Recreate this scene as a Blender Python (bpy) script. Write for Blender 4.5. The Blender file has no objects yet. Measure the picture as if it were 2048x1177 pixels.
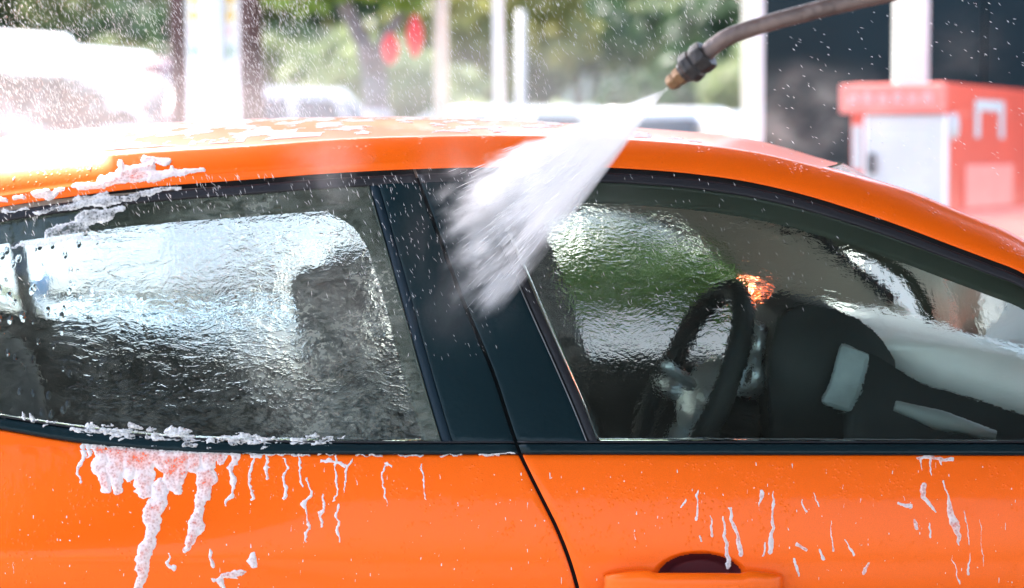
import bpy, math, random
import numpy as np
from mathutils import Vector, Matrix
random.seed(7); RNG = np.random.default_rng(7)
S = bpy.context.scene
COL = S.collection
R = math.radians

# ---------------------------------------------------------------- camera
F, D, H, HOR = 4725.0, 3.5, 1.40, 310.0       # focal length in photo pixels, distance to the car's side, eye height, horizon row
PITCH = math.atan((588.5 - HOR) / F)
CAM = np.array((0.0, -D, H))
cd = bpy.data.cameras.new('camera'); cam = bpy.data.objects.new('camera', cd); COL.objects.link(cam)
cam.location = CAM; cam.rotation_euler = (math.pi / 2 - PITCH, 0, 0)
cd.sensor_width = 36; cd.lens = 36 * F / 2048; cd.clip_start = 0.05; cd.clip_end = 2000
cd.dof.use_dof = True; cd.dof.focus_distance = D + 0.02; cd.dof.aperture_fstop = 3.4
S.camera = cam

# ---------------------------------------------------------------- world, sun, exposure
SUN_DIR = Vector((-0.42, 0.62, 1.02)).normalized()       # towards the sun: beyond the car
w = bpy.data.worlds.new('World'); S.world = w; w.use_nodes = True
wn = w.node_tree; bg = wn.nodes['Background']
sky = wn.nodes.new('ShaderNodeTexSky'); sky.sky_type = 'NISHITA'; sky.sun_disc = False
sky.sun_elevation = math.asin(SUN_DIR.z); sky.sun_rotation = math.atan2(SUN_DIR.x, SUN_DIR.y)
sky.dust_density = 4.0; sky.air_density = 1.0; sky.ozone_density = 0.6
wn.links.new(sky.outputs[0], bg.inputs[0]); bg.inputs[1].default_value = 0.15
sl = bpy.data.lights.new('sun', 'SUN'); so = bpy.data.objects.new('sun', sl); COL.objects.link(so)
sl.energy = 2.3; sl.angle = R(0.6); sl.color = (1, 0.96, 0.9)
so.rotation_euler = (-SUN_DIR).to_track_quat('-Z', 'Y').to_euler()
so.location = SUN_DIR * 20
vs = S.view_settings; vs.view_transform = 'Standard'; vs.look = 'None'; vs.gamma = 1; vs.use_curve_mapping = False
vs.exposure = 2.9
cy = S.cycles
cy.max_bounces = 16; cy.transmission_bounces = 12; cy.transparent_max_bounces = 24; cy.volume_bounces = 2
cy.diffuse_bounces = 4; cy.glossy_bounces = 6; cy.use_denoising = True
cy.sample_clamp_indirect = 6.0; cy.volume_step_rate = 0.35

# ---------------------------------------------------------------- helpers: pixels to places
CP, SP = math.cos(PITCH), math.sin(PITCH)
def dirs(u, v):
    X = (np.asarray(u, float) - 1024) / F; Z = (588.5 - np.asarray(v, float)) / F
    return X, CP + SP * Z, -SP + CP * Z
def at(u, v, y):
    dx, dy, dz = dirs(u, v); t = (y + D) / dy
    return np.stack([dx * t, y + 0 * t, H + dz * t], -1)
def crv(pts):
    xs = np.array([p[0] for p in pts], float); ys = np.array([p[1] for p in pts], float)
    m = np.gradient(ys, xs)
    def f(x):
        x = np.asarray(x, float)
        i = np.clip(np.searchsorted(xs, x) - 1, 0, len(xs) - 2)
        h = xs[i + 1] - xs[i]; t = (x - xs[i]) / h; tc = np.clip(t, 0, 1)
        y = ((2*tc**3 - 3*tc**2 + 1) * ys[i] + (tc**3 - 2*tc**2 + tc) * h * m[i]
             + (-2*tc**3 + 3*tc**2) * ys[i + 1] + (tc**3 - tc**2) * h * m[i + 1])
        return y + np.where(t < 0, m[i] * (x - xs[i]), 0) + np.where(t > 1, m[i + 1] * (x - xs[i + 1]), 0)
    return f
def sstep(a, b, x):
    t = np.clip((x - a) / (b - a), 0, 1); return t * t * (3 - 2 * t)
ZB, YC = 0.96, 0.80
def Ys(x, z):                                   # the side of the car: tumblehome above the belt, shoulder below
    t = np.maximum(z - ZB, 0); up = 0.30 * t + 0.12 * t * t
    b = np.maximum(ZB - z, 0)
    lo = np.where(b < 0.22, -0.036 * (1 - (1 - np.minimum(b, .22) / 0.22) ** 2), -0.036 + 0.22 * (b - 0.22) ** 2)
    haunch = -0.055 * sstep(-0.20, -0.85, x) * np.exp(-((b - 0.15) / 0.09) ** 2) * (b > 0)
    return up + lo + haunch + 0.018 * (x - 0.1) ** 2
def side(u, v, off=0.0):
    dx, dy, dz = dirs(u, v); y = 0.0 * dx * dz
    for _ in range(7):
        t = (y + D) / dy; y = Ys(dx * t, H + dz * t) + off
    t = (y + D) / dy
    return np.stack([dx * t, y, H + dz * t], -1)

# value noise for building shapes
def vnoise(x, y, seed=0):
    xi = np.floor(x).astype(np.int64); yi = np.floor(y).astype(np.int64); fx = x - xi; fy = y - yi
    fx = fx * fx * (3 - 2 * fx); fy = fy * fy * (3 - 2 * fy)
    def hsh(a, b):
        n = (a * 374761393 + b * 668265263 + seed * 982451653) & 0x7fffffff
        n = ((n ^ (n >> 13)) * 1274126177) & 0x7fffffff
        return ((n ^ (n >> 16)) & 0xffff) / 65535.0
    return (hsh(xi, yi) * (1 - fx) + hsh(xi + 1, yi) * fx) * (1 - fy) + (hsh(xi, yi + 1) * (1 - fx) + hsh(xi + 1, yi + 1) * fx) * fy
def fbm(x, y, seed=0, o=4):
    r = 0; a = .5
    for i in range(o): r = r + a * vnoise(x * 2**i, y * 2**i, seed + i); a *= .5
    return r

# ---------------------------------------------------------------- helpers: objects
def tag(o, label, cat, group=None, kind=None):
    o['label'] = label
    if cat: o['category'] = cat
    if group: o['group'] = group
    if kind: o['kind'] = kind
    return o
def mesh(name, verts, faces, mat=None, smooth=True):
    me = bpy.data.meshes.new(name)
    me.from_pydata([tuple(map(float, p)) for p in verts], [], [tuple(map(int, f)) for f in faces])
    for m in (mat if isinstance(mat, (list, tuple)) else [mat]):
        if m: me.materials.append(m)
    if smooth: me.polygons.foreach_set('use_smooth', [True] * len(me.polygons))
    me.update(); return me
def obj(name, verts, faces, mat, parent=None, smooth=True, bevel=0):
    o = bpy.data.objects.new(name, mesh(name, verts, faces, mat, smooth)); COL.objects.link(o)
    if parent: o.parent = parent
    if bevel:
        b = o.modifiers.new('b', 'BEVEL'); b.width = bevel; b.segments = 2; b.limit_method = 'ANGLE'; b.angle_limit = R(40)
    return o
def empty(name, label, cat, loc=(0, 0, 0), rz=0, group=None):
    o = bpy.data.objects.new(name, None); COL.objects.link(o); o.location = loc; o.rotation_euler = (0, 0, rz)
    o.empty_display_size = .1
    return tag(o, label, cat, group)
def gfaces(nr, nc, base=0, flip=False):
    i = np.arange(nr - 1)[:, None] * nc + np.arange(nc - 1)[None, :] + base
    q = np.stack([i, i + nc, i + nc + 1, i + 1] if not flip else [i, i + 1, i + nc + 1, i + nc], -1)
    return q.reshape(-1, 4).tolist()
def ring(nr, nc):
    return ([c for c in range(nc)] + [r * nc + nc - 1 for r in range(1, nr)] + [(nr - 1) * nc + c for c in range(nc - 2, -1, -1)]
            + [r * nc for r in range(nr - 2, 0, -1)])
def sheet(P, flange=None):
    """P (nr,nc,3) -> verts, faces; flange: P moved there closes the rim"""
    nr, nc = P.shape[:2]; V = P.reshape(-1, 3).tolist(); Fc = gfaces(nr, nc)
    if flange is not None:
        b = ring(nr, nc); Q = flange.reshape(-1, 3); n0 = len(V); V += [Q[i].tolist() for i in b]; n = len(b)
        Fc += [(b[i], b[(i + 1) % n], n0 + (i + 1) % n, n0 + i) for i in range(n)]
    return V, Fc
def slab(P, Q):
    nr, nc = P.shape[:2]; V = P.reshape(-1, 3).tolist() + Q.reshape(-1, 3).tolist(); n = nr * nc
    Fc = gfaces(nr, nc) + gfaces(nr, nc, n, True); b = ring(nr, nc); k = len(b)
    Fc += [(b[i], b[(i + 1) % k], n + b[(i + 1) % k], n + b[i]) for i in range(k)]
    return V, Fc
def box(sx, sy, sz, c=(0, 0, 0)):
    V = [(c[0] + sx * (i & 1) - sx / 2, c[1] + sy * (i >> 1 & 1) - sy / 2, c[2] + sz * (i >> 2) - sz / 2) for i in range(8)]
    return V, [(0, 2, 3, 1), (4, 5, 7, 6), (0, 1, 5, 4), (2, 6, 7, 3), (0, 4, 6, 2), (1, 3, 7, 5)]
def join(*ms):
    V, Fc = [], []
    for v, f in ms: n = len(V); V += list(v); Fc += [tuple(i + n for i in q) for q in f]
    return V, Fc
def tube(path, rad, n=12, caps=True, sx=1.0):
    path = [Vector(p) for p in path]; V = []; Fc = []; up = Vector((0, 0, 1)); prev = None
    for i, p in enumerate(path):
        d = (path[min(i + 1, len(path) - 1)] - path[max(i - 1, 0)]).normalized()
        a = prev - d * prev.dot(d) if prev is not None else (d.cross(up) if abs(d.z) < .95 else d.cross(Vector((1, 0, 0))))
        a.normalize(); prev = a; b = d.cross(a); r = rad[i] if hasattr(rad, '__len__') else rad
        V += [p + (a * math.cos(2 * math.pi * k / n) * sx + b * math.sin(2 * math.pi * k / n)) * r for k in range(n)]
    for i in range(len(path) - 1):
        for k in range(n): Fc.append((i * n + k, i * n + (k + 1) % n, (i + 1) * n + (k + 1) % n, (i + 1) * n + k))
    if caps: Fc += [tuple(range(n - 1, -1, -1)), tuple((len(path) - 1) * n + k for k in range(n))]
    return V, Fc
def lathe(prof, axis_o, axis_d, n=32):
    axis_d = Vector(axis_d).normalized(); a = axis_d.orthogonal().normalized(); b = axis_d.cross(a); V = []; Fc = []
    o = Vector(axis_o)
    for r, h in prof: V += [o + axis_d * h + (a * math.cos(2*math.pi*k/n) + b * math.sin(2*math.pi*k/n)) * r for k in range(n)]
    m = len(prof)
    for i in range(m - 1):
        for k in range(n): Fc.append((i*n + k, i*n + (k+1) % n, (i+1)*n + (k+1) % n, (i+1)*n + k))
    return V, Fc
def ellipsoid(c, r, nu=24, nv=14):
    V = []; Fc = []
    for j in range(nv + 1):
        th = math.pi * j / nv
        for i in range(nu):
            ph = 2 * math.pi * i / nu
            V.append((c[0] + r[0] * math.sin(th) * math.cos(ph), c[1] + r[1] * math.sin(th) * math.sin(ph), c[2] + r[2] * math.cos(th)))
    for j in range(nv):
        for i in range(nu): Fc.append((j*nu + i, (j+1)*nu + i, (j+1)*nu + (i+1) % nu, j*nu + (i+1) % nu))
    return V, Fc

# ---------------------------------------------------------------- materials
class NT:
    def __init__(s, name):
        s.m = bpy.data.materials.new(name); s.m.use_nodes = True; s.t = s.m.node_tree; s.b = s.t.nodes.get('Principled BSDF')
        s.out = s.t.nodes['Material Output']
    def n(s, typ, **kw):
        x = s.t.nodes.new('ShaderNode' + typ)
        for k, v in kw.items():
            if k in ('operation', 'data_type', 'feature', 'noise_dimensions', 'blend_type', 'distance', 'attribute_name', 'distribution', 'interpolation_type'): setattr(x, k, v)
            else: x.inputs[k].default_value = v
        return x
    def l(s, a, b): s.t.links.new(a, b)
    def math(s, op, a, b=None, c=None, clamp=False):
        x = s.t.nodes.new('ShaderNodeMath'); x.operation = op; x.use_clamp = clamp
        for i, q in enumerate((a, b, c)):
            if q is None: continue
            if isinstance(q, (int, float)): x.inputs[i].default_value = q
            else: s.l(q, x.inputs[i])
        return x.outputs[0]
    def maprange(s, x, a, b, c=0.0, d=1.0, smooth=True):
        q = s.t.nodes.new('ShaderNodeMapRange'); q.interpolation_type = 'SMOOTHSTEP' if smooth else 'LINEAR'
        s.l(x, q.inputs[0])
        for i, v in enumerate((a, b, c, d)): q.inputs[i + 1].default_value = v
        return q.outputs[0]
    def coord(s, scale=None, kind='Object', rot=None):
        tc = s.t.nodes.new('ShaderNodeTexCoord'); o = tc.outputs[kind]
        if scale:
            mp = s.t.nodes.new('ShaderNodeMapping'); mp.inputs['Scale'].default_value = scale
            if rot: mp.inputs['Rotation'].default_value = rot
            s.l(o, mp.inputs[0]); o = mp.outputs[0]
        return o
    def noise(s, vec, scale, detail=3, rough=.5, dist=0):
        x = s.n('TexNoise'); x.inputs['Scale'].default_value = scale; x.inputs['Detail'].default_value = detail
        x.inputs['Roughness'].default_value = rough; x.inputs['Distortion'].default_value = dist
        s.l(vec, x.inputs['Vector']); return x.outputs[0]
    def ramp(s, fac, stops):
        x = s.t.nodes.new('ShaderNodeValToRGB'); e = x.color_ramp.elements
        e[0].position, e[0].color = stops[0][0], (*stops[0][1], 1); e[1].position, e[1].color = stops[-1][0], (*stops[-1][1], 1)
        for p, c in stops[1:-1]: q = e.new(p); q.color = (*c, 1)
        s.l(fac, x.inputs[0]); return x.outputs[0]
    def bump(s, h, strength=.3, dist=.01, normal=None):
        x = s.t.nodes.new('ShaderNodeBump'); x.inputs['Strength'].default_value = strength; x.inputs['Distance'].default_value = dist
        s.l(h, x.inputs['Height'])
        if normal: s.l(normal, x.inputs['Normal'])
        return x.outputs[0]
def plain(name, c, rough=.5, metal=0., var=.12, scale=6., bump=0., bscale=60., coat=0., spec=.5, kind='Object'):
    """one real-world colour with a little uneven grain"""
    t = NT(name); vec = t.coord(kind=kind); f = t.noise(vec, scale, 4)
    col = t.ramp(f, [(.3, tuple(max(0, x * (1 - var)) for x in c)), (.7, tuple(min(1, x * (1 + var)) for x in c))])
    t.l(col, t.b.inputs['Base Color']); t.b.inputs['Roughness'].default_value = rough; t.b.inputs['Metallic'].default_value = metal
    t.b.inputs['Specular IOR Level'].default_value = spec
    if coat: t.b.inputs['Coat Weight'].default_value = coat; t.b.inputs['Coat Roughness'].default_value = .04
    if bump: t.l(t.bump(t.noise(vec, bscale, 4), bump, .01), t.b.inputs['Normal'])
    return t.m
def paint(name, c, wet=True):
    t = NT(name); vec = t.coord()
    f = t.noise(vec, 900, 2)
    col = t.ramp(f, [(.35, tuple(x * .94 for x in c)), (.65, tuple(min(1, x * 1.06) for x in c))])
    t.l(col, t.b.inputs['Base Color']); t.b.inputs['Roughness'].default_value = .38; t.b.inputs['Metallic'].default_value = .15
    t.b.inputs['Specular IOR Level'].default_value = .15; t.b.inputs['Coat Weight'].default_value = .45; t.b.inputs['Coat IOR'].default_value = 1.30; t.b.inputs['Coat Roughness'].default_value = .06
    if wet:                                     # beads and a thin running film of water
        vo = t.n('TexVoronoi', Scale=150.0); vo.inputs['Randomness'].default_value = 1
        t.l(vec, vo.inputs['Vector'])
        sel = t.maprange(t.noise(vec, 22, 3), .48, .62)
        bead = t.math('MULTIPLY', t.maprange(vo.outputs['Distance'], .0, .38, 1, 0), sel)
        film = t.noise(t.coord((60, 60, 9)), 1.0, 3)
        h = t.math('ADD', t.math('MULTIPLY', bead, .0016), t.math('MULTIPLY', film, .0007))
        nb = t.bump(h, .75, 1.0)
        t.l(nb, t.b.inputs['Coat Normal'])
        t.l(t.bump(h, .25, 1.0), t.b.inputs['Normal'])
    return t.m
ORANGE = paint('orange_paint', (0.93, 0.128, 0.003))
BLACKGLOSS = plain('gloss_black', (.006, .016, .020), .16, bump=.10, bscale=120, spec=.12)
RUBBER = plain('black_rubber', (.012, .017, .02), .55, spec=.25)
TRIM = plain('dark_trim', (.020, .020, .024), .4, bump=.1, bscale=200, spec=.2)
TRIMBLUE = plain('dark_blue_rubber', (.009, .02, .03), .45, spec=.15)
INFRAME = plain('inner_frame_trim', (.05, .062, .05), .8, spec=.2)
HEADLINER = plain('headliner_cloth', (.42, .41, .35), .9, bump=.1, bscale=400)
DASHGLARE = plain('dash_glare_grey', (.80, .84, .85), .45)  # windscreen glare put into the colour of the dash top
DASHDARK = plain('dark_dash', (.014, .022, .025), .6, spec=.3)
SEATM = plain('dark_seat_cloth', (.02, .028, .03), .9, bump=.2, bscale=500)
SILVER = plain('silver_plastic', (.55, .62, .66), .3, .6)
CHROME = plain('bright_bead', (.22, .23, .24), .3, .6)
FLOORM = plain('underbody', (.01, .012, .013), .9)
TYRE = plain('tyre_rubber', (.02, .02, .02), .85)
RIM = plain('alloy_rim', (.55, .56, .58), .35, .8)
RED = plain('red_lamp_plastic', (.5, .02, .02), .2, coat=.6)
LAMP = plain('clear_lamp_plastic', (.75, .78, .8), .12, coat=.8)
CUPSHADE = plain('orange_in_shade', (.10, .018, .024), .6, spec=.2)  # orange of the handle cup, its shade put into the colour
WHITE = plain('white_paint', (.78, .78, .77), .45, var=.04)

def wet_glass():
    t = NT('wet_glass'); t.t.nodes.remove(t.b)
    vec = t.coord(); sp = t.n('SeparateXYZ'); t.l(vec, sp.inputs[0]); X, Z = sp.outputs[0], sp.outputs[2]
    # streaming water: sheets, crinkles sheared down and away from the jet, fine ripple by the jet
    warp = t.n('TexNoise', Scale=9.0, Detail=2.0); t.l(vec, warp.inputs['Vector'])
    mix = t.n('VectorMath'); mix.operation = 'MULTIPLY_ADD'; t.l(warp.outputs['Color'], mix.inputs[0]); mix.inputs[1].default_value = (.05, 0, .05); t.l(vec, mix.inputs[2])
    wv = mix.outputs[0]
    def scaled(sc, rot):
        mp = t.t.nodes.new('ShaderNodeMapping'); mp.inputs['Scale'].default_value = sc; mp.inputs['Rotation'].default_value = (0, rot, 0)
        t.l(wv, mp.inputs[0]); return mp.outputs[0]
    crinkle = t.noise(scaled((40, 40, 90), R(18)), 1.0, 3, .55, .6)
    sheet_ = t.noise(scaled((16, 16, 9), R(-10)), 1.0, 3, .5, .4)
    fine = t.noise(scaled((150, 150, 230), R(-25)), 1.0, 2, .6)
    runs = t.noise(scaled((55, 55, 7), R(-14)), 1.0, 3, .5, .8)
    jet = t.maprange(t.math('ABSOLUTE', t.math('SUBTRACT', X, 0.0)), .18, .62, 1, 0)      # strongest by the jet
    calm = t.maprange(X, .36, .62, 1, .7)                                                 # nearly still towards the windscreen pillar
    patch = t.maprange(t.noise(vec, 7, 2), .38, .62, .45, 1)
    h = t.math('ADD', t.math('MULTIPLY', t.math('MULTIPLY', crinkle, patch), .0030), t.math('MULTIPLY', sheet_, .0040))
    h = t.math('ADD', h, t.math('MULTIPLY', t.math('MULTIPLY', fine, t.math('ADD', jet, .30)), .0011))
    h = t.math('ADD', h, t.math('MULTIPLY', runs, .0016))
    h = t.math('MULTIPLY', t.math('MULTIPLY', h, t.math('ADD', t.maprange(X, .02, -.12, .17, .30), t.math('MULTIPLY', t.maprange(t.math('ABSOLUTE', t.math('SUBTRACT', Z, 1.08)), .02, .12, .55, 0), t.maprange(X, .0, -.12, 0, 1)))), calm)
    vo = t.n('TexVoronoi', Scale=70.0); t.l(t.coord((1, 1, .55)), vo.inputs['Vector'])
    left = t.maprange(X, -.60, -.68, 0, 1)
    bead = t.math('MULTIPLY', t.maprange(vo.outputs['Distance'], 0, .33, 1, 0), t.math('MULTIPLY', left, .0010))
    h = t.math('ADD', t.math('MULTIPLY', h, t.maprange(X, -.72, -.60, .12, 1)), bead)
    nb = t.bump(h, 1.0, 1.0)
    g = t.n('BsdfGlass', IOR=1.36, Roughness=0.0); g.inputs['Color'].default_value = (.88, .94, .89, 1)
    t.l(nb, g.inputs['Normal'])
    df = t.n('BsdfDiffuse'); df.inputs[0].default_value = (.66, .69, .60, 1); tl = t.n('BsdfTranslucent'); tl.inputs[0].default_value = (.66, .69, .60, 1)
    t.l(nb, df.inputs['Normal']); md = t.n('MixShader', Fac=.4); t.l(df.outputs[0], md.inputs[1]); t.l(tl.outputs[0], md.inputs[2])
    rear = t.math('MULTIPLY', t.maprange(X, -.66, -.28, .25, 1), t.maprange(X, -.02, -.12, 0, 1)); front = t.math('MULTIPLY', t.maprange(X, .30, .06, 0, .45), t.maprange(Z, 1.02, 1.14, .1, 1))
    zone = t.math('ADD', rear, t.math('MULTIPLY', front, t.maprange(X, -.05, .02, 0, 1)))
    grain = t.math('MULTIPLY', t.maprange(t.math('ADD', t.math('MULTIPLY', crinkle, .5), t.math('MULTIPLY', fine, .5)), .38, .62, .15, 1), t.maprange(t.noise(vec, 6, 3), .35, .65, .35, 1))
    fac = t.math('MULTIPLY', t.math('MULTIPLY', zone, grain), .42)
    mg = t.n('MixShader'); t.l(fac, mg.inputs[0]); t.l(g.outputs[0], mg.inputs[1]); t.l(md.outputs[0], mg.inputs[2]); t.l(mg.outputs[0], t.out.inputs[0]); return t.m
def clear_glass(name='inner_glass'):
    t = NT(name); t.t.nodes.remove(t.b)
    g = t.n('BsdfGlass', IOR=1.36, Roughness=0.0); g.inputs['Color'].default_value = (.97, .99, .98, 1)
    t.l(g.outputs[0], t.out.inputs[0]); return t.m
def thin_glass(name, tint):
    t = NT(name); t.t.nodes.remove(t.b)
    tr = t.n('BsdfTransparent'); tr.inputs[0].default_value = (*tint, 1); gl = t.n('BsdfGlossy', Roughness=.03)
    fr = t.n('Fresnel', IOR=1.35); mx = t.n('MixShader'); vec = t.coord()
    t.l(t.bump(t.noise(vec, 30, 3), .2, .005), gl.inputs['Normal'])
    t.l(fr.outputs[0], mx.inputs[0]); t.l(tr.outputs[0], mx.inputs[1]); t.l(gl.outputs[0], mx.inputs[2]); t.l(mx.outputs[0], t.out.inputs[0])
    return t.m
WETGLASS, INGLASS, THIN = wet_glass(), clear_glass(), thin_glass('thin_glass', (.92, .955, .93))
DARKGLASS = plain('dark_car_glass', (.02, .024, .028), .06, spec=.7)

def foam_mat():
    t = NT('soap_foam'); at_ = t.n('Attribute'); at_.attribute_name = 'cov'
    vec = t.coord(); vo = t.n('TexVoronoi', Scale=260.0); t.l(vec, vo.inputs['Vector'])
    n = t.noise(vec, 120, 4, .6)
    cov = t.math('ADD', at_.outputs['Fac'], t.math('MULTIPLY', t.math('SUBTRACT', n, .5), .9))
    cov = t.math('ADD', cov, t.math('MULTIPLY', t.math('SUBTRACT', vo.outputs['Distance'], .3), .35))
    a = t.maprange(cov, .02, .85, .0, 1)
    t.b.inputs['Base Color'].default_value = (.84, .83, .83, 1); t.b.inputs['Specular IOR Level'].default_value = .1; t.b.inputs['Roughness'].default_value = .8
    t.b.inputs['Subsurface Weight'].default_value = 0
    t.l(t.bump(t.math('ADD', n, vo.outputs['Distance']), .25, .0015), t.b.inputs['Normal'])
    tr = t.n('BsdfTransparent'); tl = t.n('BsdfTranslucent'); tl.inputs[0].default_value = (.9, .9, .92, 1)
    m0 = t.n('MixShader', Fac=.25); t.l(t.b.outputs[0], m0.inputs[1]); t.l(tl.outputs[0], m0.inputs[2])
    mx = t.n('MixShader'); t.l(a, mx.inputs[0]); t.l(tr.outputs[0], mx.inputs[1]); t.l(m0.outputs[0], mx.inputs[2]); t.l(mx.outputs[0], t.out.inputs[0])
    return t.m
FOAM = foam_mat()
def drop_mat():
    t = NT('water_drop'); t.b.inputs['Base Color'].default_value = (.9, .92, .94, 1); t.b.inputs['Roughness'].default_value = .1
    vec = t.coord(); t.l(t.ramp(t.noise(vec, 4, 2), [(.3, (.82, .85, .88)), (.7, (.95, .95, .95))]), t.b.inputs['Base Color'])
    tl = t.n('BsdfTranslucent'); tl.inputs[0].default_value = (.95, .95, .96, 1); tr = t.n('BsdfTransparent')
    m0 = t.n('MixShader', Fac=.5); t.l(t.b.outputs[0], m0.inputs[1]); t.l(tl.outputs[0], m0.inputs[2])
    m1 = t.n('MixShader', Fac=.75); t.l(tr.outputs[0], m1.inputs[1]); t.l(m0.outputs[0], m1.inputs[2]); t.l(m1.outputs[0], t.out.inputs[0])
    return t.m
DROP = drop_mat()

# ================================================================ the setting
def concrete(name, c, sc=1.5, rough=.85):
    t = NT(name); vec = t.coord(); a = t.noise(vec, sc, 6, .6); b = t.noise(vec, 40, 3)
    f = t.math('ADD', t.math('MULTIPLY', a, .7), t.math('MULTIPLY', b, .3))
    t.l(t.ramp(f, [(.3, tuple(x * .75 for x in c)), (.55, c), (.75, tuple(min(1, x * 1.15) for x in c))]), t.b.inputs['Base Color'])
    t.b.inputs['Roughness'].default_value = rough; t.l(t.bump(b, .4, .01), t.b.inputs['Normal']); return t.m
def ground_sheet(name, x0, x1, y0, y1, zf, nx, ny, mat):
    xs = np.linspace(x0, x1, nx); ys = np.linspace(y0, y1, ny); Xg, Yg = np.meshgrid(xs, ys)
    P = np.stack([Xg, Yg, zf(Xg, Yg)], -1)
    o = obj(name, P.reshape(-1, 3).tolist(), gfaces(ny, nx, 0, True), mat); o['kind'] = 'structure'; return o
o = ground_sheet('ground', -400, 400, -400, 600, lambda x, y: 0 * x, 3, 3, concrete('wet_forecourt', (.26, .255, .25), 1.2, .5))
tag(o, 'grey paved ground of the car wash forecourt', None)
TZ, TY = 0.55, 8.5                                   # raised car park beyond the wash bay
pave = concrete('pale_concrete', (.40, .40, .38), .8)
v, f = box(80, 21.5, TZ, (0, TY + 10.75, TZ / 2 + .004)); o = obj('car_park', v, f, pave, smooth=False, bevel=.02); o['kind'] = 'structure'
tag(o, 'raised pale concrete car park beyond the car', None)
def hillz(x, y):
    return TZ - .25 + .062 * np.maximum(y - 29, 0) + .30 * np.maximum(y - 98, 0) + .8 * np.sin(x * .13 + y * .05) * sstep(32, 60, y)
hm = NT('hillside_grass'); vv = hm.coord(); ff = hm.noise(vv, .12, 6, .6)
hm.l(hm.ramp(ff, [(.3, (.05, .075, .035)), (.5, (.11, .15, .06)), (.72, (.20, .23, .12))]), hm.b.inputs['Base Color']); hm.b.inputs['Roughness'].default_value = .95
hm.l(hm.bump(hm.noise(vv, 3, 4), .8, .2), hm.b.inputs['Normal'])
o = ground_sheet('hillside', -160, 160, 29.5, 200, hillz, 81, 90, hm.m)
tag(o, 'grassy hillside rising behind the car park', None)

# unseen canopy added overhead: shades the near side, keeps bright sky off the glass
cnp = empty('shade_canopy', 'unseen flat canopy on steel posts, added to shade the car and its glass', 'canopy', (0, -4.3, 0))
v, f = box(9.4, 10.1, .22, (3.30, 1.50, 3.35)); obj('shade_slab', v, f, plain('grey_shade_slab', (.13, .135, .135), .8), cnp, smooth=False, bevel=.02)
v, f = box(2.4, 5.0, .22, (-2.602, -1.05, 3.35)); obj('shade_slab', v, f, cnp.children[0].data.materials[0], cnp, smooth=False, bevel=.02)
for x_, y_ in ((-3.6, -3.2), (3.4, -3.2), (7.8, -3.2), (7.8, 6.3)):
    if True: v, f = box(.14, .14, 3.24, (x_, y_, 1.62)); obj('post', v, f, WHITE, cnp, smooth=False, bevel=.01)

# ================================================================ the orange car
car = empty('orange_car', 'orange hatchback being rinsed, its side windows wet and soapy', 'car')
vB = crv([(-1150, 900), (-900, 720), (-600, 570), (-330, 478), (-150, 442), (0, 415), (150, 393), (300, 375), (480, 361), (700, 345), (850, 338), (1000, 335), (1250, 337.5),
          (1400, 350), (1500, 365), (1600, 388), (1700, 418), (1800, 452), (1900, 490), (1980, 520), (2044, 546), (2110, 595), (2165, 665), (2205, 750), (2230, 850)])
vT = crv([(-1150, 620), (-900, 505), (-600, 420), (-300, 368), (0, 333), (250, 309), (480, 294), (697, 278), (850, 273), (1000, 271), (1270, 280), (1400, 290), (1500, 303),
          (1600, 325), (1700, 352), (1800, 386), (1900, 428), (2044, 492), (2120, 545), (2190, 620), (2240, 710), (2275, 815)])
vC = crv([(-900, 440), (-600, 370), (-300, 322), (0, 283), (100, 269), (250, 256), (400, 246), (560, 240), (700, 237), (900, 238), (1000, 242), (1290, 262), (1400, 275), (1480, 289), (1560, 306), (1640, 328)])
vBeltTop = crv([(-420, 740), (-200, 795), (0, 832), (162, 856), (324, 874), (486, 881), (689, 884), (1040, 884), (1500, 884), (2044, 884), (2450, 884)])
vBeltBot = crv([(-420, 772), (-200, 822), (0, 860), (162, 887), (324, 902), (486, 908), (689, 910), (1040, 910), (1500, 911), (2044, 912), (2450, 914)])
gapU = crv([(800, 260), (835, 357), (874, 463), (926, 601), (985, 744), (1029, 877), (1041, 910), (1060, 950), (1085, 1000), (1110, 1050), (1130, 1100), (1155, 1177), (1178, 1300), (1186, 1500), (1186, 1840)][0:0] or
           [(260, 800), (357, 835), (463, 874), (601, 926), (744, 985), (877, 1029), (910, 1041), (950, 1060), (1000, 1085), (1050, 1110), (1100, 1131), (1177, 1155), (1300, 1178), (1500, 1186), (1840, 1186)])
GT = 30.0                                             # seal and trim above the glass, in photo pixels
def rail_r(u, v): return np.clip((vB(u) - v) / (vB(u) - vT(u)), 0, 1.0)
def rail_y(u, v):
    r = rail_r(u, v); yb = side(u, vB(u), 0)[..., 1]
    return yb + .006 * r + .040 * r ** 2.2 - .0035 * np.exp(-((r - .24) / .07) ** 2) * sstep(900, 500, u)
def rail(u, v, off=0): return at(u, v, rail_y(u, v) + off)

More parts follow.
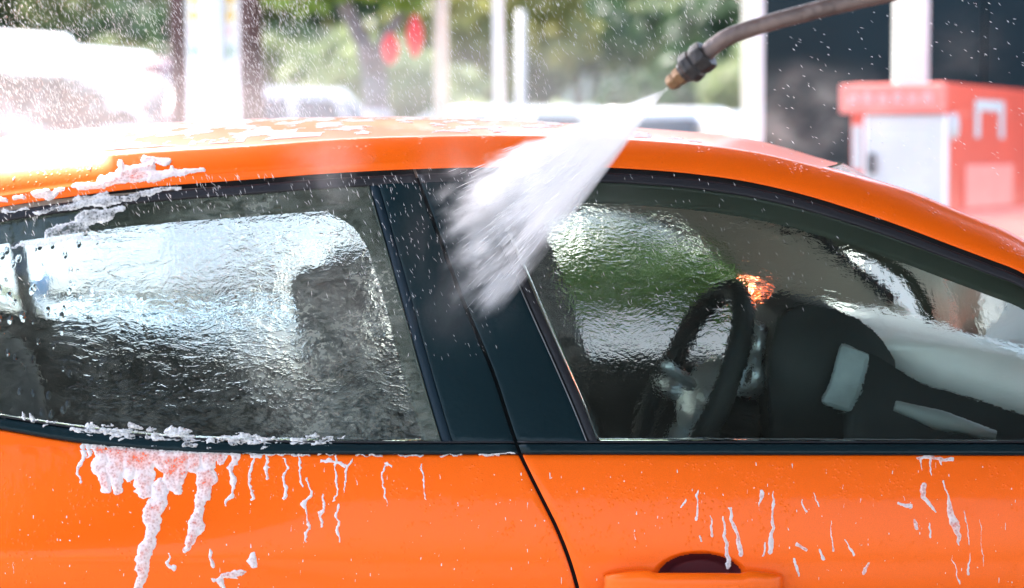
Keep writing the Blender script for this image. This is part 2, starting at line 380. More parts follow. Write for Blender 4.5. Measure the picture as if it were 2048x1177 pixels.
# roof panel: side rail, rounded edge, crown, mirrored to the other side
us = np.unique(np.concatenate([np.linspace(-1150, 0, 30), np.linspace(0, 2100, 130), np.linspace(2100, 2275, 24)]))
xc = at(us[us < 1660], vC(us[us < 1660]), YC); zcrown = lambda x: np.interp(x, xc[:, 0], xc[:, 2])
HEAD = 1655.0
def roof_sections(uu, full):
    rows = []
    for u in uu:
        rr = np.linspace(0, 1, 22); vv_ = vB(u) + (vT(u) - vB(u)) * rr
        e = rail(np.full(22, u), vv_)
        lip = e[0] + np.array([0, .018, .004])
        T = e[-1]; pts = [lip] + list(e)
        if full:
            ws = np.concatenate([np.array([.01, .025, .045, .07, .1, .14]), np.linspace(.2, 1, 14)])
            bow = .09 * sstep(.05, .46, T[0])
            for q in ws:
                x = T[0] + bow * (1 - (1 - q) ** 2); zc = T[2] + max(zcrown(T[0]) - T[2], .004) * (1 - .72 * sstep(.30, .475, T[0]))
                pts.append(np.array([x, T[1] + q * (YC - T[1]), T[2] + (zc - T[2]) * (1 - (1 - q) ** 2.6) ]))
            m = [np.array([p[0], 2 * YC - p[1], p[2]]) for p in pts[:-1]][::-1]; pts = pts + m
        else:
            lf = float(sstep(HEAD, HEAD + 220, u)); pts += [T + np.array([.002, .006, .001 + .003*lf]), T + np.array([.004, .014, .002 + .006*lf]), T + np.array([.006, .024, .003 + .006*lf]), T + np.array([.008, .040, -.004]), T + np.array([-.02, .045, -.05])]
        rows.append(np.array(pts))
    return np.array(rows)
v, f = sheet(roof_sections(us[us <= HEAD], True)); obj('roof', v, [q[::-1] for q in f], ORANGE, car)
P = roof_sections(np.concatenate([[us[us <= HEAD][-1]], us[us > HEAD]]), False); v, f = sheet(P); ap = obj('windscreen_pillar', v, [q[::-1] for q in f], ORANGE, car)
v, f = sheet(P[:, 6:] * np.array([1, -1, 1]) + np.array([0, 2 * YC - .014, -.006])); obj('pillar_lining', v, f, HEADLINER, car)

def patch(uL, uR, vTp, vBt, s, r, off=0., fn=None, extra=None):
    s, r = np.meshgrid(s, r); v_ = vTp(0 * s + 1000) * (1 - r) + vBt(0 * s + 1000) * r; u_ = 0 * s
    for _ in range(8):
        u_ = uL(v_) * (1 - s) + uR(v_) * s; v_ = vTp(u_) * (1 - r) + vBt(u_) * r
    of = off + (fn(s, r) if fn else 0)
    return side(u_, v_, of), u_, v_
lin = lambda n: np.linspace(0, 1, n)
const = lambda c: (lambda q: 0 * np.asarray(q, float) + c)
near = []                                            # near-side pieces that the far side repeats
def add(name, vf, mat, parent, **kw):
    o = obj(name, vf[0], vf[1], mat, parent, **kw); near.append(o); return o

# --- doors
doorR = bpy.data.objects.new('rear_door', None); doorF = bpy.data.objects.new('front_door', None)
for d_, lb in ((doorR, 'rear passenger door under soap foam'), (doorF, 'front door with pull handle')):
    COL.objects.link(d_); d_.parent = car; d_['label'] = lb
rear_edge = crv([(700, -395), (850, -400), (1100, -420), (1300, -380), (1450, -250), (1650, -130), (1840, -120)])
front_edge = crv([(800, 2425), (1000, 2450), (1300, 2460), (1840, 2440)])
GAP = 4.0
vLow = const(1825.0)
P, U_, V_ = patch(rear_edge, lambda q: gapU(q) - GAP, vBeltBot, vLow, lin(90), np.concatenate([np.linspace(0, .35, 40), np.linspace(.37, 1, 24)]))
add('door_panel', sheet(P, side(U_, V_, .022)), ORANGE, doorR, bevel=.0025)
# front door: finer grid round the handle, whose cup is pressed into the panel
uR_ = 2455.0
sdense = np.unique(np.concatenate([np.linspace(0, 1, 70), (np.linspace(1290, 1510, 90) - 1165) / (uR_ - 1165)]))
rdense = np.unique(np.concatenate([np.linspace(0, .4, 30), np.linspace(.4, 1, 20), (np.linspace(1085, 1200, 60) - 911) / (1825 - 911)]))
P, U_, V_ = patch(lambda q: gapU(q) + GAP, front_edge, vBeltBot, vLow, sdense, rdense)
ecup = np.sqrt(((U_ - 1400) / 92) ** 2 + (np.where(V_ < 1152, (V_ - 1152) / 49, (V_ - 1152) / 34)) ** 2)
ecup = np.abs(ecup); dep = .034 * sstep(1.03, .62, ecup)
P = side(U_, V_, dep); V0, F0 = sheet(P, side(U_, V_, .022 + dep))
nface = gfaces(*P.shape[:2]); ef = ecup.reshape(-1)
inside = [all(ef[i] < .93 for i in q) for q in nface]
add('door_panel', (V0, [q for q, k in zip(F0, inside + [False] * (len(F0) - len(nface))) if not k]), ORANGE, doorF, bevel=.0025)
used = sorted({i for q, k in zip(nface, inside) if k for i in q}); ix = {a: b for b, a in enumerate(used)}
# handle: bowed grip on two feet
hs = np.linspace(0, 1, 41); prof = np.linspace(0, 2 * math.pi, 21)[:-1]; hv = []
for s_ in hs:
    u = 1207 + 360 * s_; e = min(s_, 1 - s_); capr = math.sqrt(max(0, 1 - max(0, 1 - e / .11) ** 2))
    hh = 33 * (0.42 + .58 * capr); topc = 1140 + 11 * (abs(s_ - .5) * 2) ** 4 + (6 if .30 < s_ < .76 else 6 * (1 - sstep(0, .06, min(abs(s_ - .30), abs(s_ - .76)))))
    lift = .012 + .026 * math.sin(math.pi * s_) ** .55; th = .006 + .007 * capr
    for a in prof:
        ca, sa = math.cos(a), math.sin(a)
        sg = lambda q, p=.6: math.copysign(abs(q) ** p, q)
        hv.append(side(np.array(u), np.array(topc + hh - hh * sg(sa)), -lift - th * sg(ca)).tolist())
n = len(prof); hf = [(i*n + k, i*n + (k+1) % n, (i+1)*n + (k+1) % n, (i+1)*n + k) for i in range(40) for k in range(n)] + [tuple(range(n)), tuple(40*n + k for k in range(n))]
handle = add('handle', (hv, hf), ORANGE, doorF)
for uc in (1245, 1530):
    a, b = side(np.array(uc), np.array(1172), .006), side(np.array(uc), np.array(1172), -.022)
    add('handle_foot', tube([a, b], [.016, .013], 14, sx=1.3), ORANGE, doorF)
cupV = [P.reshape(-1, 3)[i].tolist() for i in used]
add('handle_recess', (cupV, [tuple(ix[i] for i in q) for q, k in zip(nface, inside) if k]), CUPSHADE, doorF)
# --- belt mouldings: a rounded black strip with a bright bead on top
def moulding(uL, uR, parent, n):
    rr = lin(9); fn = lambda s, r: -.007 * np.sqrt(np.clip(1 - (2 * r - 1) ** 4, 0, 1)) - .001
    P, U1, V1 = patch(uL, uR, lambda u: vBeltTop(u) + 3, vBeltBot, lin(n), rr, 0, fn)
    m_ = add('belt_moulding', sheet(P, side(U1, V1, .02)), BLACKGLOSS, parent)
    P, U1, V1 = patch(uL, uR, lambda u: vBeltTop(u) - 1.5, lambda u: vBeltTop(u) + 2.8, lin(n), lin(5), 0, lambda s, r: -.003 - .003 * np.sqrt(np.clip(1 - (2*r - 1)**2, 0, 1)))
    b_ = add('belt_bead', sheet(P, side(U1, V1, .012)), TRIM, parent)
moulding(const(-400), lambda q: gapU(q) - 3.5, doorR, 80)
moulding(lambda q: gapU(q) + 3.5, const(2440), doorF, 60)
# --- outer frame over the glass: black gap, then a dark strip
def topframe(uL, uR, parent, n):
    P, U1, V1 = patch(uL, uR, lambda u: vB(u) - 4, lambda u: vB(u) + 12, lin(n), lin(4), .016)
    add('roof_seal', sheet(P), RUBBER, parent)
    fn = lambda s, r: .002 - .004 * np.sqrt(np.clip(1 - (2*r - 1)**4, 0, 1))
    P, U1, V1 = patch(uL, uR, lambda u: vB(u) + 10, lambda u: vB(u) + GT, lin(n), lin(9), 0, fn)
    add('window_frame', sheet(P, side(U1, V1, .022)), TRIM, parent)
topframe(const(-330), lambda q: gapU(q) - 2.5, doorR, 80)
topframe(lambda q: gapU(q) + 2.5, const(2226), doorF, 100)
# --- pillar panels
eR0 = crv([(355, 733), (375, 739), (877, 881), (890, 885)]); eR1 = lambda q: eR0(q) + 21 + .004 * (np.asarray(q) - 375)
eF0 = crv([(345, 941), (365, 949), (586, 1044), (882, 1172), (890, 1175)]); eF1 = lambda q: eF0(q) + 23
pt, pb = (lambda u: vB(u) + GT - 3), (lambda u: vBeltTop(u) + 2)
def panel(name, a, b, mat, parent, off, n=14, dome=.003):
    P, U1, V1 = patch(a, b, pt, pb, lin(n), lin(40), off, lambda s, r: -dome * (1 - (2*s - 1)**2))
    return add(name, sheet(P, side(U1, V1, off + .02)), mat, parent, bevel=.0015)
panel('pillar_panel', lambda q: eR1(q) - 1, lambda q: gapU(q) - 3.5, BLACKGLOSS, doorR, -.001)
panel('pillar_panel', lambda q: gapU(q) + 3.5, lambda q: eF0(q) + 1, BLACKGLOSS, doorF, -.001)
panel('window_run', eR0, eR1, TRIMBLUE, doorR, .003, 6)
panel('window_run', lambda q: eF0(q) + 2.5, eF1, TRIM, doorF, .003, 6)
panel('run_bead', lambda q: eF0(q) - .5, lambda q: eF0(q) + 2, CHROME, doorF, -.002, 4, .001)
panel('run_bead', lambda q: eR0(q) - 3, lambda q: eR0(q) - .5, INFRAME, doorR, .001, 4, .001)
# door jamb behind the gap
P, U1, V1 = patch(lambda q: gapU(q) - 14, lambda q: gapU(q) + 14, lambda u: vB(u) + 6, const(1820.0), lin(4), lin(60), .024)
add('door_jamb', sheet(P), RUBBER, car)
# --- panes
farpanes = []
def pane(uL, uR, parent, n):
    P, U1, V1 = patch(uL, uR, lambda u: vB(u) + GT - 5, lambda u: vBeltTop(u) + 4, lin(n), lin(40), .007)
    v, f = slab(P, side(U1, V1, .0112)); o = obj('window_glass', v, f, [WETGLASS, INGLASS], parent, smooth=True)
    k = (n - 1) * 39
    for i in range(k, 2 * k): o.data.polygons[i].material_index = 1
    farpanes.append((sheet(P), parent)); return o
pane(const(-335), lambda q: eR0(q) + 4, doorR, 90)
pane(lambda q: eF1(q) - 4, const(2222), doorF, 90)
# --- inner frames seen through the glass (dark olive), near side
def inframe(uL, uR, parent, n, lo):
    P, U1, V1 = patch(uL, uR, lambda u: vB(u) + GT - 12, lambda u: vB(u) + GT + lo, lin(n), lin(5), .032)
    v, f = slab(P, side(U1, V1, .05)); return add('inner_frame', (v, f), INFRAME, parent)
inframe(const(-300), lambda q: eR0(q) + 6, doorR, 60, 45)
inframe(lambda q: eF1(q) - 8, const(2210), doorF, 80, 43)
eI = crv([(380, 640), (425, 655), (443, 690), (483, 727), (542, 750), (753, 808), (890, 848)])
P, U1, V1 = patch(eI, lambda q: eR0(q) + 8, lambda u: vB(u) + GT + 30, const(900.0), lin(6), lin(40), .034)
add('inner_frame', slab(P, side(U1, V1, .052)), INFRAME, doorR)
P, U1, V1 = patch(lambda q: eF1(q) - 10, lambda q: eF1(q) + 10, lambda u: vB(u) + GT + 20, const(900.0), lin(4), lin(40), .040)
add('inner_frame', slab(P, side(U1, V1, .055)), DASHDARK, doorF)
# inner door linings
for a, b, p_ in ((const(-400), lambda q: gapU(q) - 10, doorR), (lambda q: gapU(q) + 10, const(2440), doorF)):
    P, U1, V1 = patch(a, b, lambda u: vBeltTop(u) + 5, const(1800.0), lin(30), lin(12), .05)
    add('door_lining', sheet(P), DASHDARK, p_)
# B pillar core behind the black panels
P, U1, V1 = patch(lambda q: eR0(q) + 8, lambda q: eF1(q) - 4, lambda u: vB(u) + 10, const(1800.0), lin(10), lin(40), .03)
add('pillar_core', slab(P, side(U1, V1, .085)), DASHDARK, car)
# rear quarter, front wing
def arch(uc, vc, rad, base):
    def f_(u):
        u = np.asarray(u, float); d = np.clip(1 - ((u - uc) / rad) ** 2, 0, None); return np.where(np.abs(u - uc) < rad, np.minimum(base, vc - rad * np.sqrt(d)), base)
    return f_
WR, WF = -1.20, 1.40; ucR, ucF = 1024 + WR * 1350, 1024 + WF * 1350; vcW = HOR + (H - .30) * 1350
def qtop(u): return np.where(u > -420, vBeltBot(u), vBeltBot(-420.0) + (u + 420) * .02)
P, U1, V1 = patch(const(-1300), lambda q: rear_edge(q) - 8, lambda u: np.where(u > -420, vBeltBot(u), 772 - (u + 420) * -.01), arch(ucR, vcW, 460, 1825), lin(90), lin(40))
add('rear_quarter', sheet(P, side(U1, V1, .03)), ORANGE, car)
P, U1, V1 = patch(lambda q: 2462 + 0 * q, const(3560), lambda u: 905 + (u - 2462) * .06 + np.maximum(u - 3100, 0) ** 2 * .0002, arch(ucF, vcW, 460, 1825), lin(90), lin(40))
add('front_wing', sheet(P, side(U1, V1, .03)), ORANGE, car)
# C pillar, between the side glass and the tailgate
P, U1, V1 = patch(lambda q: -1150 + (q - 900) * .9 + 0 * q, const(-700), lambda u: vB(u) - 1, lambda u: np.where(u > -420, vBeltBot(u), 772 + (u + 420) * .01), lin(30), lin(20))
add('rear_pillar', sheet(P, side(U1, V1, .03)), ORANGE, car)
P, U1, V1 = patch(const(-690), const(-344), lambda u: vB(u) + GT, lambda u: np.where(u > -420, vBeltTop(u), 740 + (u + 420) * .15), lin(20), lin(20), .006)
obj('quarter_glass', *sheet(P), THIN, car)
q_ = obj('quarter_glass', *sheet(P * np.array([1, -1, 1]) + np.array([0, 2 * YC, 0])), THIN, car)
P, U1, V1 = patch(const(-700), const(-334), lambda u: vB(u) - 1, lambda u: vB(u) + GT + 1, lin(20), lin(4), -.001); add('quarter_seal', sheet(P, side(U1, V1, .03)), RUBBER, car)
P, U1, V1 = patch(const(-700), const(-334), lambda u: np.where(u > -420, vBeltTop(u), 740 + (u + 420) * .15) - 1, lambda u: np.where(u > -420, vBeltBot(u), 772 + (u + 420) * .01) + 1, lin(20), lin(6), -.001); add('quarter_seal', sheet(P, side(U1, V1, .03)), RUBBER, car)
P, U1, V1 = patch(const(-346), const(-326), lambda u: vB(u), lambda u: vBeltBot(u) - 4, lin(4), lin(30), -.002); add('quarter_divider', sheet(P, side(U1, V1, .03)), RUBBER, car)
# sills
P, U1, V1 = patch(lambda q: const(-110)(q), const(2420), const(1832.0), const(1945.0), lin(20), lin(6), .01)
add('sill', sheet(P, side(U1, V1, .06)), RUBBER, car)
# repeat the near side on the far side
for d_ in (doorR, doorF):
    c = d_.copy(); COL.objects.link(c); c.parent = car; c.location = (0, 2 * YC, 0); c.scale = (1, -1, 1)
    c['label'] = d_['label'].split(' under')[0].replace('rear', 'far rear').replace('front', 'far front')
    for o in near:
        if o.parent is d_ :
            q = o.copy(); COL.objects.link(q); q.parent = c
    for vf, p_ in farpanes:
        if p_ is d_: obj('window_glass', vf[0], vf[1], THIN, c)
for o in [n_ for n_ in near if n_.parent is car] + [ap]:
    q = o.copy(); COL.objects.link(q); q.parent = car; q.location = (0, 2 * YC, 0); q.scale = (1, -1, 1)
# windscreen
uw = np.linspace(HEAD - 4, 2273, 24); rows = []
for i, u in enumerate(uw):
    T = rail(np.array(u), vT(u)) + np.array([.004, .012, .0]); q = np.linspace(0, 1, 21); bowx = .02 + .03 * i / 23; kb = max(0, 1 - i / 9) ** 1.5; wq = 1 - np.abs(2*q - 1)
    if i == 0: zex = .28 * max(float(zcrown(T[0])) - T[2], .004)
    rows.append(np.stack([T[0] + (bowx * (1 - kb) + .09 * kb) * (1 - (2*q - 1)**2), T[1] + q * (2 * (YC - T[1])), T[2] + .002 * (1 - (2*q - 1)**2) + kb * zex * (1 - (1 - wq) ** 2.6)], -1))
WS = np.array(rows); v, f = sheet(WS); obj('windscreen', v, f, THIN, car)
# hood, noses, tail
A = WS[-1]; rows = []
for k in range(16):
    t_ = k / 15; x = A[:, 0] + (2.02 - .06 * (2*np.linspace(0, 1, 21) - 1)**2 - A[:, 0]) * t_
    rows.append(np.stack([x, A[:, 1] + (np.linspace(.06, 2*YC - .06, 21) - A[:, 1]) * t_, A[:, 2] + .0 + (.74 - A[:, 2]) * (t_ ** 1.7) + .03 * math.sin(math.pi * t_)], -1))
v, f = sheet(np.array(rows)); obj('bonnet', v, f, ORANGE, car)
def endcap(name, x0, sgn, ztop, mat, zb=.2, bulge=.14):
    q = np.linspace(0, 1, 25); rows = []
    for k in range(14):
        t_ = k / 13; z = ztop + (zb - ztop) * t_
        rows.append(np.stack([x0 + sgn * (bulge * (1 - np.abs(2*q - 1)**3.0) + .05 * math.sin(math.pi * t_)) + 0*q, .03 + q * (2*YC - .06), z + 0*q], -1))
    v, f = sheet(np.array(rows)); return obj(name, v, f, mat, car)
endcap('front_bumper', 1.93, 1, .75, ORANGE); endcap('rear_bumper', -1.72, -1, .62, ORANGE)
q = np.linspace(0, 1, 21); rows = []
RS = roof_sections([-1150], True)[0]; pr = np.linspace(0, len(RS) - 1, 21)
top = np.stack([np.interp(pr, np.arange(len(RS)), RS[:, i]) for i in range(3)], -1)
for k in range(10):
    t_ = k / 9; e = np.stack([-1.70 - .14 * (1 - np.abs(2*q - 1)**3), .03 + q * (2*YC - .06), .62 + 0*q], -1); rows.append(top + (e - top) * np.array([t_ ** .8, t_, t_]))
v, f = sheet(np.array(rows)); obj('tailgate', v, f, ORANGE, car)
v, f = box(.02, 1.1, .30, (-1.66, YC, 1.06)); o = obj('rear_glass', v, f, DARKGLASS, car, bevel=.008); o.rotation_euler = (0, 0, 0)
for s_ in (0, 1):
    y = .16 if s_ == 0 else 2*YC - .16
    v, f = ellipsoid((1.98, y, .66), (.09, .15, .075)); obj('headlight', v, f, LAMP, car)
    v, f = ellipsoid((-1.74, y, .80), (.06, .11, .12)); obj('tail_light', v, f, RED, car)
v, f = box(3.4, 1.36, .12, (.12, YC, .27)); obj('floor_pan', v, f, FLOORM, car, smooth=False)
def wheel(x, y, parent, sgn, rad=.30, wd=.18):
    v, f = lathe([(rad*.62, -wd/2), (rad*.93, -wd/2), (rad, -wd*.3), (rad, wd*.3), (rad*.93, wd/2), (rad*.62, wd/2), (rad*.62, -wd/2)], (x, y, rad), (0, 1, 0), 36)
    t = obj('wheel', v, f, TYRE, parent)
    sp = [lathe([(rad*.64, -wd*.35), (rad*.64, wd*.35), (rad*.56, wd*.4), (rad*.52, wd*.3), (rad*.5, 0), (rad*.62, -wd*.3)], (x, y, rad), (0, sgn, 0), 36),
          lathe([(.001, wd*.42), (rad*.16, wd*.4), (rad*.18, wd*.2), (rad*.18, -wd*.2)], (x, y, rad), (0, sgn, 0), 20)]
    for k in range(5):
        a = 2*math.pi*k/5 + .3; c_, s2 = math.cos(a), math.sin(a)
        sp.append(tube([(x + c_*rad*.1, y + sgn*wd*.34, rad + s2*rad*.1), (x + c_*rad*.55, y + sgn*wd*.36, rad + s2*rad*.55)], [rad*.11, rad*.07], 8))
    v, f = join(*sp); obj('rim', v, f, RIM, t); return t
for x in (WR, WF):
    wheel(x, .13, car, -1); wheel(x, 2*YC - .13, car, 1)
# --- interior
rows = []
for u in np.linspace(-900, HEAD - 10, 40):
    sec = roof_sections([u], True)[0]; pts = sec[10:-10].copy(); c = np.linspace(0, 1, len(pts)); edge = (1 - np.abs(2*c - 1))
    pts[:, 2] -= .035 + .0 * edge; rows.append(pts)
v, f = sheet(np.array(rows)); obj('headliner', v, f, HEADLINER, car)
# far side: lining over the windows, and the pale lining of the far windscreen pillar
def farstrip(name, up, lo, u0, u1, y, th, mat, n=60):
    uu = np.linspace(u0, u1, n); r_ = lin(6); U1, Rr = np.meshgrid(uu, r_); V1 = up(U1) * (1 - Rr) + lo(U1) * Rr
    v, f = slab(at(U1, V1, y), at(U1, V1, y + th)); return obj(name, v, f, mat, car)
farstrip('roof_lining', crv([(-300, 395), (300, 350), (700, 335), (1250, 350)]), crv([(-300, 520), (0, 480), (240, 447), (480, 432), (640, 424), (760, 424), (1000, 420), (1200, 418), (1260, 424)]), -300, 1260, 1.43, .02, INFRAME)
farstrip('pillar_lining', crv([(1150, 360), (1300, 380), (1500, 425), (1560, 447), (1640, 480), (1720, 540), (1795, 603), (1830, 640)]),
         crv([(1150, 414), (1230, 424), (1300, 438), (1370, 466), (1430, 510), (1480, 548), (1540, 583), (1600, 604), (1700, 622), (1795, 640), (1830, 655)]), 1150, 1830, 1.40, .02, HEADLINER)
v, f = tube([at(1570, 455, 1.38), at(1600, 448, 1.30), at(1640, 480, 1.39), at(1715, 540, 1.39), at(1790, 600, 1.39)], [.008, .011, .010, .010, .012], 10); obj('pillar_edge_seal', v, f, RUBBER, car)
# far B pillar lining
P = np.stack([at(np.array([790, 1075.]), np.array([345., 345.]), 1.42), at(np.array([850, 1120.]), np.array([560., 560.]), 1.42), at(np.array([880, 1190.]), np.array([740., 740.]), 1.42)], 0)
v, f = slab(P, P + np.array([0, .03, 0])); obj('pillar_lining', v, f, DASHDARK, car)
# seats
def seat(x, y, wd, nm, hr=True):
    e = bpy.data.objects.new(nm, None); COL.objects.link(e); e.parent = car; e.location = (x, y, 0)
    def cush(name, c, s, ry):
        v, f = ellipsoid((0, 0, 0), (1, 1, 1), 28, 16)
        sg = lambda q: math.copysign(abs(q) ** .45, q)
        vv_ = []
        for a in v:
            p = Vector((sg(a[0]) * s[0], sg(a[1]) * s[1], sg(a[2]) * s[2])); p.rotate(Matrix.Rotation(ry, 3, 'Y')); vv_.append(p + Vector(c))
        return obj(name, vv_, f, SEATM, e)
    cush('cushion', (.28, 0, .46), (.27, wd/2, .09), R(-8)); cush('backrest', (-.08, 0, .78), (.075, wd/2, .28), R(-17))
    if hr:
        cush('headrest', (-.20, 0, 1.13), (.045, .12, .085), R(-12))
seat(-.11, .44, .50, 'front_seat'); seat(-.11, 1.16, .50, 'front_seat'); seat(-.90, YC, 1.24, 'rear_seat', False)
# steering wheel, facing the driver's seat, tilted
sw = bpy.data.objects.new('steering_wheel', None); COL.objects.link(sw); sw.parent = car
SWC = at(1378, 785, .45); TX = R(17)
sw.location = SWC; sw.rotation_euler = (0, R(90) + R(24), R(11))
rw = .185
v, f = tube([(rw * math.cos(2*math.pi*k/48), rw * math.sin(2*math.pi*k/48), 0) for k in range(49)], .020, 14, caps=False); obj('rim', v, f, DASHDARK, sw)
v, f = ellipsoid((0, 0, .03), (.075, .085, .035), 24, 12); obj('hub', v, f, SILVER, sw)
for a in (R(90), R(-90), R(0)):
    v, f = tube([(.06*math.cos(a), .06*math.sin(a), .02), (rw*.97*math.cos(a), rw*.97*math.sin(a), 0)], [.024, .016], 10); obj('spoke', v, f, SILVER, sw)
v, f = tube([(0, 0, .04), (-.0, 0, .34)], [.035, .045], 14); obj('column_shroud', v, f, DASHDARK, sw)
# dashboard: pale cover that paints windscreen glare on its top, dark body, instrument hood, side vent
def yloft(name, up, lo, u0, u1, y0, y1, mat, n=50):
    uu = np.linspace(u0, u1, n); rows = []
    a, b = at(uu, up(uu), y0), at(uu, lo(uu), y0)
    ring_ = np.concatenate([a, b[::-1]], 0); k = len(ring_); V = []
    for yy in np.linspace(y0, y1, 6): q_ = ring_.copy(); q_[:, 1] = yy; V += q_.tolist()
    Fc = [(i*k + j, i*k + (j+1) % k, (i+1)*k + (j+1) % k, (i+1)*k + j) for i in range(5) for j in range(k)] + [tuple(range(k - 1, -1, -1)), tuple(5*k + j for j in range(k))]
    return obj(name, V, Fc, mat, car)
dash_top = crv([(1690, 700), (1750, 712), (1800, 742), (1850, 772), (1930, 796), (2044, 832), (2500, 960)])
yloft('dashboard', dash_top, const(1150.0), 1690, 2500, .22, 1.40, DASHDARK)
o = yloft('dash_glare', crv([(1692, 698), (1715, 688), (1790, 684), (1900, 696), (2044, 722), (2250, 790)]), lambda u: dash_top(u) - 1.0, 1692, 2250, .28, 1.36, DASHGLARE)
yloft('instrument_hood', crv([(1540, 720), (1565, 645), (1600, 618), (1660, 620), (1720, 642), (1770, 690), (1790, 722)]), const(900.0), 1545, 1790, .24, .66, DASHDARK)
P = np.stack([at(np.array([1683, 1742.]), np.array([686., 712.]), .205), at(np.array([1660, 1722.]), np.array([770., 790.]), .205), at(np.array([1640, 1700.]), np.array([808., 830.]), .205)], 0)
v, f = slab(P, P + np.array([0, .02, 0])); obj('side_vent', v, f, plain('grey_vent_plastic', (.22, .28, .30), .5, var=.35, scale=14), car, smooth=False, bevel=.008)
# instrument bezels behind the wheel
for (u, vv1, r_) in ((1518, 690, .032), (1512, 755, .034)):
    c = at(u, vv1, .40); v, f = lathe([(r_*.8, 0), (r_, .0), (r_, .03), (r_*.8, .03)], c, (-.8, -.5, .25), 28); obj('gauge_bezel', v, f, SILVER, car)
v, f = tube([at(1380, 770, .40), at(1330, 730, .30)], [.012, .009], 10); obj('indicator_stalk', v, f, SILVER, car)
# silver highlights on the lower door lining, shaped as a pale grab bar
v, f = tube([at(1790, 812, .10), at(1880, 842, .10), at(1990, 872, .10)], [.008, .016, .008], 12); obj('grab_highlight', v, f, plain('grey_highlight', (.20, .23, .24), .5), car)
# far door mirror in body colour
mc = at(1510, 612, 1.70); v, f = ellipsoid(mc, (.045, .10, .055), 24, 14); obj('door_mirror', v, f, ORANGE, car)
v, f = ellipsoid((.93, -.12, 1.02), (.06, .11, .075), 24, 14); obj('door_mirror', v, f, ORANGE, car)
v, f = tube([(.93, -.03, .99), (.95, .03, .97)], [.025, .03], 10); obj('mirror_arm', v, f, RUBBER, car)


# ================================================================ the red cabinet, dark wall and posts
def rp(u, v, d): return at(u, v, d - D)[()]
REDM = plain('red_cabinet_paint', (.72, .085, .045), .4, var=.08, scale=2, coat=.3)
PINKM = plain('faded_red_paint', (.78, .20, .16), .5, var=.1, scale=3)
PANELM = plain('white_panel', (.50, .515, .51), .5, var=.03)
DARKM = plain('dark_metal', (.03, .035, .04), .4)
PRINT = plain('faint_grey_print', (.60, .62, .62), .6, var=.1)
cx = rp(1893, 300, 9.5); rzc = math.atan2(-.45, .893) * -1
# local frame of the cabinet: +x runs along its short front to the near corner, -y is the front
cab = empty('red_cabinet', 'red and white coin cabinet standing by the dark wall panels', 'cabinet', (cx[0], cx[1], 0), math.atan2(-.45, .893))
def cb(name, x0, x1, y0, y1, z0, z1, mat, parent=cab, bevel=.006):
    v, f = box(x1 - x0, y1 - y0, z1 - z0, ((x0 + x1)/2, (y0 + y1)/2, (z0 + z1)/2)); return obj(name, v, f, mat, parent, smooth=False, bevel=bevel)
cb('body', -.40, 0, 0, 1.7, 1.02, 1.565, REDM); cb('pedestal', -.37, -.03, .03, 1.67, 0, 1.02, PANELM)
cb('top', -.40, 0, -.0, 1.7, 1.565, 1.688, REDM)
hd = cb('header', -.435, .0, -.05, -.002, 1.568, 1.684, PINKM)
lp = []
for k in range(6):                                     # worn white characters, too blurred to read
    x = -.375 + k * .062
    for (a, b, c, d_) in [(0, .008, .036, .006), (0, -.008, .040, .006), (-.012, 0, .006, .040), (.013, -.004, .006, .034), (.0, .02, .026, .006)][: 4 + (k % 2)]:
        lp.append(box(c, .003, d_, (x + a * (1 if k % 3 else -1), -.0525, 1.626 + b)))
v, f = join(*lp); obj('lettering', v, f, PANELM, hd, smooth=False)['kind'] = 'stuff'
dr = cb('door', -.335, .012, -.03, -.002, 1.175, 1.562, PANELM)
cb('door_handle', -.312, -.286, -.05, -.031, 1.325, 1.405, DARKM, dr, .003)
cb('door_rim', -.335, -.322, -.036, -.031, 1.178, 1.559, WHITE, dr, .002); cb('door_rim', -.002, .011, -.036, -.031, 1.178, 1.559, WHITE, dr, .002)
for k in range(7): cb('print_line', -.26 + .01 * (k % 3), -.06 - .02 * (k % 2), -.0325, -.031, 1.47 - .035 * k, 1.48 - .035 * k, PRINT, dr, 0)
cb('side_screen', -.392, -.350, -.012, -.002, 1.34, 1.52, PANELM); cb('side_plate', -.392, -.345, -.012, -.002, 1.12, 1.32, plain('cream_plate', (.65, .6, .5), .5))
v, f = lathe([(.001, .012), (.05, .012), (.054, .006), (.054, 0)], (.001, .085, 1.515), (1, 0, 0), 32); obj('round_badge', v, f, PANELM, cab)
for (y0, y1, z0, z1) in ((.40, .47, 1.47, 1.63), (.78, .85, 1.47, 1.63), (.471, .779, 1.585, 1.63)): cb('white_mark', .001, .006, y0, y1, z0, z1, PANELM, cab, .001)
cb('trim_band', .001, .012, .1, 1.68, 1.13, 1.17, PINKM); cb('lower_panel', .001, .010, .25, 1.0, 1.18, 1.36, plain('pale_red_panel', (.80, .24, .19), .5, var=.08))
WALLM = plain('dark_teal_panel', (.008, .017, .021), .5, var=.25, scale=1.2, spec=.1)
wd = 12.0 - D
wall = empty('wall_panels', 'dark teal wall panels of the wash bay behind the red cabinet', 'wall', (0, wd + .2, 0))
xw0 = rp(1528, 200, 12.0)[0]
for k in range(4):
    v, f = box(1.13, .12, 3.13, (xw0 + .57 + 1.14 * k, 0, 2.635)); obj('wall_panel', v, f, WALLM, wall, smooth=False, bevel=.006)
